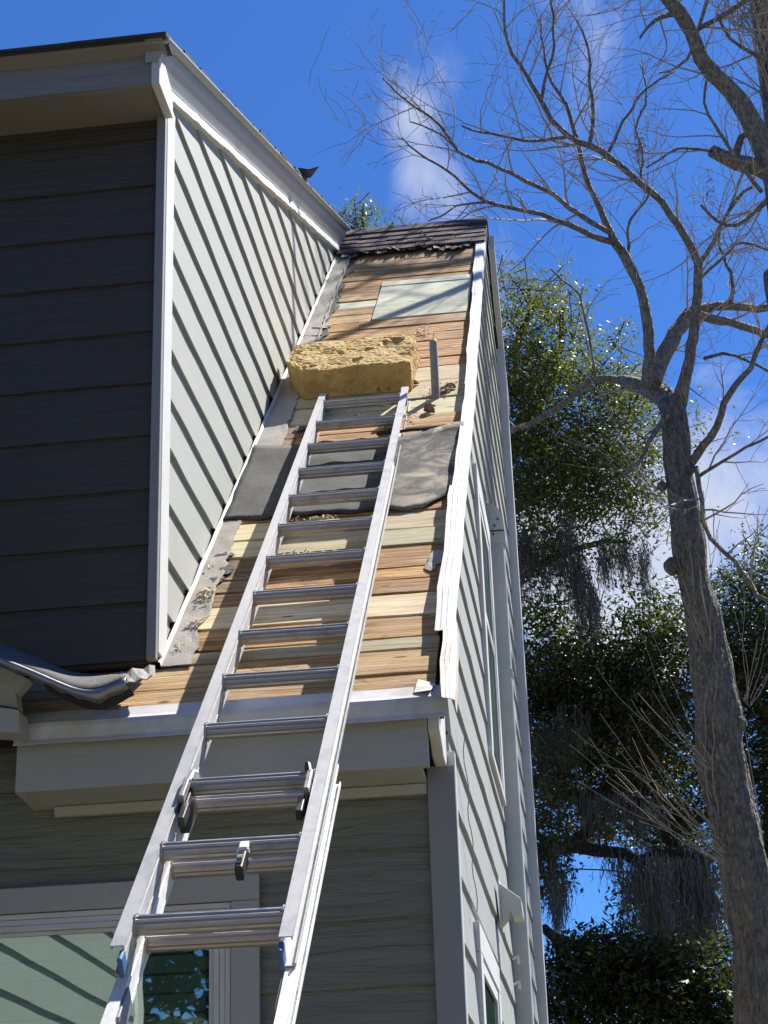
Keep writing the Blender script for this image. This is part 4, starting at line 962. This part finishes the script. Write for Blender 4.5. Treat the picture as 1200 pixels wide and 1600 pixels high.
for pl, y0, y1, dens in limbs:
    a, ra = limb_px(pl, y0, y1, rs=0.85, step=0.07)
    for i in range(2, len(a)-1): a[i] = a[i]+vrand(0.008)
    m = MB(); m.tube(a, ra, 12 if max(ra) > 0.03 else 7, bump=0.14, seed=len(pl)); m.build('limb', M['bark_limb'], bare, smooth=True)
    grow_twigs(tw, a, ra, min(1, dens*0.52), (0.3, 1.05), (0.12, 0.45))
tw.build('twigs', M['twig'], bare, kind='stuff')
# pale epicormic shoots on the trunk
sh = MB()
for (px, py, n_, ax_, ay_) in ((1128, 1340, 14, -1.0, 0.75), (1118, 1300, 6, -0.9, 0.9), (1105, 1010, 9, -0.3, 1.0), (1165, 1100, 7, 0.4, 0.8), (1045, 790, 9, -0.7, 0.9), (1110, 1200, 7, -0.8, 1.0)):
    for i in range(n_):
        c0 = at(px+R_.uniform(-8, 8), py+R_.uniform(-12, 12), YT-0.16)
        d = Vector((ax_+R_.uniform(-0.45, 0.5), R_.uniform(-0.8, 0.1), ay_+R_.uniform(-0.35, 0.5)))
        a, ra = wander(c0, d, R_.uniform(0.3, 1.2), 0.0030, 0.08, 0.13, 0.03); sh.tube(a, ra, 4, cap=False)
        if R_.random() < 0.5:
            b, rb = wander(a[len(a)//2], (a[-1]-a[0]).normalized()+vrand(0.4), R_.uniform(0.2, 0.5), 0.0026, 0.08, 0.08); sh.tube(b, rb, 3, cap=False)
sh.build('shoots', M['shoot'], bare, kind='stuff')
# thin vines winding down the trunk
vn = MB()
for k in range(4):
    a = []; ph = R_.random()*6.3
    for i in range(0, len(tp), 2):
        t = i/len(tp); r = tr[i]*1.05; th = ph+t*R_.uniform(3.2, 3.6)+k; a.append(tp[i]+Vector((math.cos(th)*r, -abs(math.sin(th))*r, 0)))
    s0 = R_.randint(0, len(a)//3); vn.tube(a[s0:s0+len(a)//3], 0.004, 4, cap=False)
vn.build('vines', M['shoot'], bare, kind='stuff')

# second bare tree: its big limb crosses the upper right corner
big = empty('bare_tree', (2.7, 11.3, GZ), label='second leafless tree whose thick limb crosses the upper right corner', cat='tree')
a, ra = resample([Vector((2.7, 11.3, GZ-0.1)), Vector((2.62, 11.2, -1.2)), Vector((2.45, 10.9, 1.2)), Vector((2.1, 10.4, 3.6)), at(1262, 620, 10.0), at(1225, 480, 10.0), at(1215, 425, 10.0)], [0.42, 0.30, 0.22, 0.16, 0.125, 0.10, 0.09], 0.1)
m = MB(); m.tube(a, ra, 18, bump=0.14, seed=5); m.build('trunk', M['bark'], big, smooth=True)
blimbs = [
 ([(1215, 300, 22), (1200, 245, 20), (1172, 185, 18), (1142, 142, 16), (1112, 112, 16), (1096, 92, 14), (1080, 50, 13), (1062, 20, 13), (1036, -10, 12), (1000, -60, 10), (940, -160, 8), (900, -300, 5)], 10.0, 9.2, 0.35),
 ([(1225, 480, 22), (1230, 400, 22), (1222, 340, 22), (1212, 290, 22)], 10.0, 10.0, 0.2),
 ([(1215, 282, 16), (1185, 262, 15), (1150, 254, 14), (1128, 244, 12), (1112, 236, 11)], 10.0, 9.8, 0.15),
 ([(1150, 240, 7), (1158, 215, 6), (1180, 200, 5)], 10.05, 10.0, 0.3),
 ([(1112, 236, 3), (1060, 232, 2.5), (1030, 250, 2), (1010, 262, 1.6)], 9.8, 9.6, 0.7),
 ([(1062, 20, 6), (1030, 28, 4), (1010, 45, 3), (1000, 60, 2)], 9.6, 9.4, 1.0),
 ([(1080, 50, 5), (1120, 30, 4.5), (1160, 5, 4), (1200, -20, 3.5)], 9.6, 9.4, 1.0),
 ([(1190, 300, 4), (1160, 262, 3.5), (1120, 200, 3), (1100, 160, 2.5), (1110, 100, 2)], 9.9, 9.4, 1.0),
 ([(1215, 300, 5), (1180, 330, 4), (1150, 352, 3.5), (1120, 345, 3), (1095, 320, 2.4)], 10, 9.7, 1.0),
 ([(1215, 100, 5), (1180, 85, 4), (1140, 60, 3), (1120, 20, 2.5)], 10, 9.7, 1.0),
]
tw = MB()
for pl, y0, y1, dens in blimbs:
    a, ra = limb_px(pl, y0, y1, step=0.07); m = MB(); m.tube(a, ra, 14 if max(ra) > 0.03 else 7, bump=0.16, seed=len(pl)+3); m.build('limb', M['bark_limb'], big, smooth=True)
    grow_twigs(tw, a, ra, dens*0.5, (0.35, 1.1), (0.12, 0.4))
# high limbs of the same crown above the frame, the ones that shade the ridge
for (p, q, r) in (((1.55, 10.2, 8.25), (0.6, 11.3, 9.4), 0.035), ((1.5, 10.4, 8.7), (0.2, 10.9, 10.0), 0.03), ((1.6, 10.8, 9.2), (0.3, 12.2, 10.9), 0.03), ((1.4, 10.5, 9.1), (-0.5, 11.0, 9.3), 0.02), ((1.7, 10.6, 8.8), (0.9, 11.8, 8.6), 0.018)):
    p = Vector(p); q = Vector(q); a, ra = resample([at(1215, 300, 10.0), p, p.lerp(q, 0.4)+Vector((0, 0, 0.25)), p.lerp(q, 0.75)+Vector((0, 0.1, -0.1)), q], [r*1.5, r*1.2, r, r*0.7, r*0.4], 0.1)
    m = MB(); m.tube(a, ra, 8, bump=0.12); m.build('limb', M['bark_limb'], big, smooth=True); grow_twigs(tw, a, ra, 0.5, (0.35, 1.0), (0.12, 0.4))
tw.build('twigs', M['twig'], big, kind='stuff')

# evergreen oaks behind the house
def leaf_mesh(name, clumps, mat, parent, size=(0.014, 0.029), seed=0, stalk=True):
    """clumps: (centre Vector, radii Vector, count)"""
    rr = random.Random(seed); V = []; F = []; tb = MB()
    for c0, rad_, cnt in clumps:
        nb = max(3, cnt//42)                 # sprays of leaves inside each clump
        for s in range(nb):
            while True:
                u = Vector((rr.uniform(-1, 1), rr.uniform(-1, 1), rr.uniform(-1, 1)))
                if u.length <= 1: break
            if u.length > 0.01: u = u.normalized()*(u.length**0.55)
            pc = c0+Vector((u.x*rad_.x, u.y*rad_.y, u.z*rad_.z))
            sd = Vector((rr.uniform(-1, 1), rr.uniform(-1, 1), rr.uniform(-0.7, 0.5))).normalized(); sl = rr.uniform(0.12, 0.30)
            if stalk and rr.random() < 0.7: tb.tube([pc-sd*sl, pc+Vector((rr.uniform(-.02, .02),)*3), pc+sd*sl], [0.006, 0.004, 0.0015], 3, cap=False)
            for k in range(42):
                t = rr.uniform(-1, 1); sp_ = 0.055+0.05*(1-abs(t))
                p = pc+sd*sl*t+Vector((rr.gauss(0, sp_), rr.gauss(0, sp_), rr.gauss(0, sp_*0.7)))
                l = rr.uniform(*size); w_ = l*0.42
                d = Vector((rr.gauss(0, 1), rr.gauss(0, 1), rr.gauss(-0.1, 0.7))).normalized(); n_ = d.cross(Vector((rr.gauss(0, 0.6), rr.gauss(0, 0.6), 1))).normalized()
                i = len(V); V += [tuple(p-d*l), tuple(p+n_*w_), tuple(p+d*l), tuple(p-n_*w_)]; F.append((i, i+1, i+2, i+3))
    me = bpy.data.meshes.new(name); me.from_pydata(V, [], F); me.materials.append(mat); me.update()
    o = link_obj(name, me, parent, kind='stuff')
    if tb.v: tb.build('sprigs', M['bark_oak'], parent, kind='stuff')
    return o
def clump_px(px, py, rx, ry, Y, dY, cnt):
    s = Y/FPX; return (at(px, py, Y), Vector((rx*s, dY, ry*s)), cnt)

oak = empty('oak_tree', (-1.0, 15.5, GZ), label='tall live oak with olive foliage and spanish moss rising behind the house corner', cat='tree')
def limbset(parent, L_, mat, seg=9):
    for pl, y0, y1 in L_:
        a, ra = limb_px(pl, y0, y1, step=0.12)
        for i in range(1, len(a)-1): a[i] = a[i]+vrand(0.015)
        m = MB(); m.tube(a, ra, seg, bump=0.2, seed=len(pl)); m.build('limb', mat, parent, smooth=True)
m = MB(); q, rq = resample([(-1.0, 15.5, GZ-0.1), (-0.98, 15.5, 0.6), (-0.85, 15.5, 3.0), (-0.75, 15.5, 5.5), (-0.7, 15.4, 7.0)], [0.42, 0.33, 0.27, 0.2, 0.08], 0.3); m.tube(q, rq, 14, bump=0.15); m.build('trunk', M['bark_oak'], oak, smooth=True)
limbset(oak, [
 ([(790, 700, 14), (830, 640, 10), (860, 600, 7), (875, 540, 5), (880, 480, 3)], 15.4, 14.6),
 ([(790, 800, 12), (850, 770, 8), (900, 740, 6), (950, 700, 4)], 15.4, 14.2),
 ([(800, 560, 9), (815, 520, 6), (830, 480, 4), (850, 460, 2)], 15.2, 14.8),
 ([(800, 920, 10), (850, 880, 7), (900, 860, 5), (950, 845, 4), (985, 850, 2)], 15.3, 14.0),
 ([(815, 1210, 14), (860, 1228, 11), (905, 1245, 10), (950, 1232, 8), (985, 1205, 6)], 15.4, 14.4),
 ([(905, 1245, 9), (925, 1290, 11), (890, 1320, 9)], 14.8, 14.9)], M['bark_oak'])
cl = []
C_ = [(800, 480, 40, 40, 14.8, 300), (845, 470, 45, 35, 14.8, 240), (870, 530, 55, 45, 14.6, 420), (800, 560, 40, 60, 14.6, 600), (850, 600, 60, 45, 14.4, 760), (930, 620, 55, 38, 14.2, 520), (960, 560, 40, 36, 14.4, 150), (800, 660, 50, 60, 14.3, 1000), (880, 690, 65, 42, 14.1, 1050), (960, 680, 45, 38, 14.0, 500), (810, 740, 45, 45, 14.1, 850), (890, 755, 60, 35, 13.9, 800), (960, 760, 45, 30, 13.9, 420), (820, 810, 45, 26, 14.1, 420), (900, 815, 45, 22, 14.0, 260), (975, 815, 40, 22, 13.9, 160), (990, 640, 30, 30, 14.0, 160), (1000, 730, 25, 30, 14, 140), (850, 870, 50, 16, 14.0, 200), (960, 860, 50, 12, 13.8, 130),
 (1015, 600, 20, 30, 14.3, 60), (1030, 700, 30, 40, 14.2, 120), (1035, 790, 30, 40, 14.2, 110), (1100, 660, 30, 40, 14.6, 50), (900, 480, 25, 22, 14.8, 60), (785, 880, 20, 30, 14.3, 160), (690, 620, 80, 70, 16.2, 260), (700, 780, 90, 80, 16.2, 260), (620, 720, 70, 70, 16.6, 200), (700, 950, 80, 80, 16.4, 220)]
for (px, py, rx, ry, Y, c0) in C_: cl.append(clump_px(px, py, rx, ry, Y, 0.55, int(c0*4.2)))
leaf_mesh('foliage', cl, M['leaf_oak'], oak, seed=1)

oak2 = empty('oak_tree', (1.6, 16.5, GZ), label='darker live oak filling the gap between house and leaning trunk', cat='tree')
m = MB(); q, rq = resample([(1.6, 16.5, GZ-0.1), (1.62, 16.4, 1.0), (1.62, 16.0, 2.6), (1.6, 15.8, 4.4)], [0.5, 0.42, 0.33, 0.15], 0.3); m.tube(q, rq, 14, bump=0.15); m.build('trunk', M['bark_oak'], oak2, smooth=True)
limbset(oak2, [
 ([(850, 1328, 9), (900, 1322, 11), (930, 1330, 10), (975, 1335, 9), (1000, 1350, 9), (1020, 1335, 9), (1060, 1330, 7), (1100, 1345, 5)], 14.2, 14.6),
 ([(1120, 1420, 11), (1060, 1330, 9), (1030, 1290, 8), (990, 1270, 7), (950, 1240, 6)], 15.5, 15.0),
 ([(850, 1450, 7), (880, 1470, 9), (905, 1482, 8)], 13.6, 14.0),
 ([(1010, 1480, 6), (1060, 1430, 6), (1080, 1380, 6), (1110, 1340, 5)], 15, 15.5),
 ([(860, 1220, 7), (930, 1160, 5), (960, 1120, 4), (1000, 1080, 3)], 15, 14.6),
 ([(1210, 1190, 12), (1180, 1215, 10), (1150, 1240, 9), (1090, 1280, 8), (1030, 1300, 6)], 15.4, 15.2),
 ([(1000, 1300, 6), (1010, 1180, 5), (1040, 1100, 4), (1060, 1020, 3)], 15.4, 15.0)], M['bark_oak'])
cl = []
C_ = [(840, 980, 45, 40, 14.6, 300), (900, 1000, 50, 40, 14.5, 280), (850, 1060, 50, 45, 14.4, 900), (930, 1060, 55, 45, 14.3, 980), (990, 1010, 45, 40, 14.2, 300), (1040, 1040, 45, 45, 14.2, 480), (1000, 1100, 60, 45, 14.2, 900), (880, 1140, 60, 45, 14.6, 900), (960, 1160, 60, 45, 14.6, 900), (1050, 1140, 50, 50, 14.6, 700), (1060, 960, 40, 28, 14.2, 170), (870, 930, 60, 25, 14.4, 110), (1000, 950, 40, 25, 14.2, 90), (850, 1230, 40, 35, 14.7, 360), (940, 1220, 60, 30, 15.2, 600), (1030, 1220, 60, 45, 15.4, 900), (840, 1310, 26, 55, 13.6, 420), (870, 1180, 40, 35, 14, 260), (1060, 1300, 60, 35, 15.8, 700), (960, 1290, 60, 22, 15.8, 420), (1080, 1400, 50, 60, 16, 900), (1010, 1410, 26, 45, 15.6, 420), (1060, 1480, 60, 40, 15.6, 800), (845, 1370, 16, 25, 13.8, 120), (910, 1290, 40, 20, 15.6, 200)]
for (px, py, rx, ry, Y, c0) in C_: cl.append(clump_px(px, py, rx, ry, Y, 0.6, int(c0*4.2)))
leaf_mesh('foliage', cl, M['leaf_dark'], oak2, seed=2, size=(0.018, 0.036))

oak3 = empty('oak_tree', (3.6, 15.8, GZ), label='dense evergreen tree at the right edge behind the leaning trunk', cat='tree')
m = MB(); q, rq = resample([(3.6, 15.8, GZ-0.1), (3.5, 15.7, 1.5), (3.35, 15.6, 3.2), (3.2, 15.5, 4.6)], [0.4, 0.3, 0.22, 0.1], 0.3); m.tube(q, rq, 12, bump=0.15); m.build('trunk', M['bark_oak'], oak3, smooth=True)
limbset(oak3, [([(1260, 1220, 11), (1200, 1130, 9), (1160, 1040, 6), (1130, 980, 3)], 15.6, 15.0), ([(1240, 1100, 8), (1200, 1000, 6), (1180, 940, 3)], 15.6, 15.2)], M['bark_oak'])
cl = []
C_ = [(1150, 940, 45, 35, 14.6, 420), (1200, 920, 45, 45, 14.6, 520), (1150, 1010, 50, 45, 14.6, 800), (1205, 1020, 45, 55, 14.6, 800), (1170, 1090, 50, 45, 14.8, 820), (1220, 1130, 40, 50, 14.8, 700), (1190, 1200, 50, 55, 15.2, 800), (1210, 1310, 45, 55, 15.4, 700), (1120, 1200, 40, 50, 15.6, 500), (1190, 870, 40, 22, 14.6, 110), (1290, 980, 80, 70, 15.2, 420), (1400, 1100, 90, 80, 15.6, 420), (1330, 1200, 90, 80, 15.6, 420), (1480, 960, 80, 80, 16.2, 380), (1390, 850, 80, 60, 15.8, 320), (1500, 1250, 90, 90, 16.4, 380)]
for (px, py, rx, ry, Y, c0) in C_: cl.append(clump_px(px, py, rx, ry, Y, 0.6, int(c0*4)))
leaf_mesh('foliage', cl, M['leaf_dark'], oak3, seed=3)

bush = empty('evergreen_shrub', (0.6, 13.2, GZ), label='glossy dark shrub low in front of the oaks beside the house corner', cat='shrub')
for i in range(6):
    m = MB(); c0 = Vector((0.6, 13.2, GZ)); tgt = at([880, 920, 960, 1010, 1060, 1100][i], 1540, 13.1); q, rq = resample([c0+vrand(0.08), c0.lerp(tgt, 0.5)+vrand(0.15), tgt, tgt+Vector((0, 0, 0.35))], [0.05, 0.035, 0.02, 0.008], 0.15); m.tube(q, rq, 6, bump=0.1); m.build('stem', M['bark_oak'], bush, smooth=True)
cl = []
for (px, py, rx, ry, c0) in [(880, 1560, 45, 60, 900), (930, 1530, 45, 45, 800), (985, 1550, 50, 55, 900), (1045, 1560, 50, 50, 900), (1100, 1570, 50, 50, 900), (900, 1490, 30, 22, 260), (960, 1490, 40, 28, 400), (1010, 1500, 40, 28, 420), (1120, 1510, 30, 40, 300), (1000, 1620, 160, 50, 1500), (1190, 1600, 60, 60, 500)]: cl.append(clump_px(px, py, rx, ry, 13.1, 0.4, int(c0*2.4)))
leaf_mesh('foliage', cl, M['leaf_dark'], bush, size=(0.02, 0.038), seed=4)

far = empty('evergreen_tree', (-1.9, 16.0, GZ), label='small grey green treetop showing above the ridge beside the rake', cat='tree')
m = MB(); tgt = at(566, 372, 16.0); q, rq = resample([(-1.9, 16.0, GZ-0.1), (-1.95, 16, 3), tgt, at(568, 318, 16.0)], [0.16, 0.12, 0.03, 0.006], 0.3); m.tube(q, rq, 8); m.build('trunk', M['bark_oak'], far, smooth=True)
cl = [clump_px(565, 345, 16, 24, 16, 0.12, 300), clump_px(570, 320, 9, 12, 16, 0.08, 100), clump_px(548, 365, 14, 14, 16, 0.1, 200), clump_px(580, 380, 24, 16, 16, 0.2, 260), clump_px(640, 362, 9, 5, 16, 0.08, 84), clump_px(620, 378, 40, 14, 16, 0.2, 200)]
leaf_mesh('foliage', cl, M['leaf_oak'], far, seed=5, size=(0.015, 0.032))

# spanish moss, hanging from the oak limbs
def moss(clumps, label, seed):
    rr = random.Random(seed); V = []; F = []
    for (px, py, rx, L_, n_, Y) in clumps:
        for k in range(int(n_*1.7)):
            py_ = py+rr.gauss(0, 14)-10*math.sin(k*0.37); x = px+rr.gauss(0, rx*0.5)+rx*0.25*math.sin(k*0.7); p = at(x, py_, Y+rr.uniform(-0.12, 0.12)); ln_ = L_*Y/FPX*rr.uniform(0.15, 1.0)*max(0.35, 1-abs(x-px)/(rx*1.6)); m_ = max(4, int(ln_/0.05)); a = rr.random()*3.14; dx, dy = math.cos(a), math.sin(a); w0 = rr.uniform(0.0018, 0.0055); base = len(V); off = Vector((0, 0, 0))
            for i in range(m_+1):
                t = i/m_; q = p+off-Vector((0, 0, ln_*t)); off += Vector((rr.gauss(0, 0.013), rr.gauss(0, 0.013), 0)); w_ = w0*(1-t*0.6)*rr.uniform(0.5, 1.4)
                V.append((q.x-dx*w_, q.y-dy*w_, q.z)); V.append((q.x+dx*w_, q.y+dy*w_, q.z))
                if i: b = base+2*i; F.append((b-2, b-1, b+1, b))
                if rr.random() < 0.8 and i:        # side curl
                    u = Vector((rr.gauss(0, 0.018), rr.gauss(0, 0.018), -rr.uniform(0.005, 0.03))); b = len(V); V.append(tuple(q)); V.append(tuple(q+Vector((0.003, 0.002, 0)))); V.append(tuple(q+u)); F.append((b, b+1, b+2)); 
                    # keep strip indices valid
                    V_extra = None
                    # restart strip after the extra vertices
                    base = len(V)-2*(i+1); V.append((q.x-dx*w_, q.y-dy*w_, q.z)); V.append((q.x+dx*w_, q.y+dy*w_, q.z)); base = len(V)-2-2*i
    me = bpy.data.meshes.new('spanish_moss'); me.from_pydata(V, [], F); me.materials.append(M['moss']); me.update()
    link_obj('spanish_moss', me, None, label=label, cat='moss', kind='stuff')
moss([(895, 870, 22, 110, 120, 13.9), (905, 900, 16, 130, 130, 13.9), (925, 930, 10, 110, 90, 13.9), (945, 860, 16, 70, 80, 13.8), (970, 850, 22, 80, 80, 13.8), (1005, 870, 10, 100, 70, 13.7), (985, 880, 8, 50, 30, 13.7), (850, 860, 34, 90, 170, 13.9), (815, 850, 25, 120, 170, 13.9), (880, 850, 20, 80, 80, 13.9), (885, 815, 12, 90, 60, 13.8), (940, 880, 10, 50, 30, 13.8), (790, 860, 20, 80, 60, 13.9)], 'long grey moss beards hanging from the upper oak against the cloud', 1)
moss([(870, 1380, 22, 90, 130, 13.6), (860, 1330, 25, 70, 90, 13.6), (868, 1400, 10, 80, 80, 13.5), (1010, 1350, 40, 140, 220, 14.4), (1070, 1350, 50, 150, 240, 14.6), (960, 1335, 30, 60, 90, 14.4), (1030, 1420, 30, 120, 140, 14.4), (1100, 1400, 30, 160, 160, 14.6), (930, 1250, 60, 70, 170, 14.6), (860, 1150, 50, 90, 150, 14.1), (900, 1120, 30, 80, 90, 14.1), (1000, 1260, 50, 60, 130, 14.6), (980, 1400, 14, 50, 50, 14.4)], 'grey moss curtains hanging from the low horizontal oak limbs', 2)
moss([(1160, 20, 18, 24, 50, 9.6), (1180, 5, 16, 20, 30, 9.6), (1000, 232, 6, 22, 24, 10.2), (1110, 305, 6, 16, 16, 10.2)], 'small pale moss tufts caught in the bare upper branches', 3)
# thin overhead wire crossing the sky gap
m = MB(); m.tube([(-9, 26, 5.2), (-4, 26, 4.75), at(900, 1358, 26), at(935, 1359, 26), (8, 26, 4.4), (16, 26, 4.9)], 0.012, 4); m.build('overhead_wire', M['black'], None, label='thin dark overhead wire crossing the blue gap between the trees', cat='wire')

# trees standing behind the photographer (they shade the front and show mirrored in the window)
for (x, y, lb, sd) in ((-5.2, -8.5, 'broad dark tree behind the photographer, mirrored in the window', 21), (1.5, -10.5, 'tall tree straight behind the photographer, out of the picture', 22), (7.0, -8.0, 'tree behind and right of the photographer, out of the picture', 23)):
    b = empty('shade_tree', (x, y, GZ), label=lb, cat='tree')
    m = MB(); q, rq = resample([(x, y, GZ-0.1), (x+0.1, y, 1.0), (x-0.1, y+0.1, 4.5)], [0.35, 0.25, 0.12], 0.3); m.tube(q, rq, 10, bump=0.15); m.build('trunk', M['bark_oak'], b, smooth=True)
    rr = random.Random(sd); cl = [(Vector((x+rr.uniform(-2.4, 2.4), y+rr.uniform(-1.4, 1.4), rr.uniform(0.6, 6.5))), Vector((1.4, 1.1, 1.0)), 1700) for _ in range(26 if sd == 21 else 16)]
    leaf_mesh('foliage', cl, M['leaf_dark'], b, size=(0.07, 0.12), seed=sd, stalk=False)
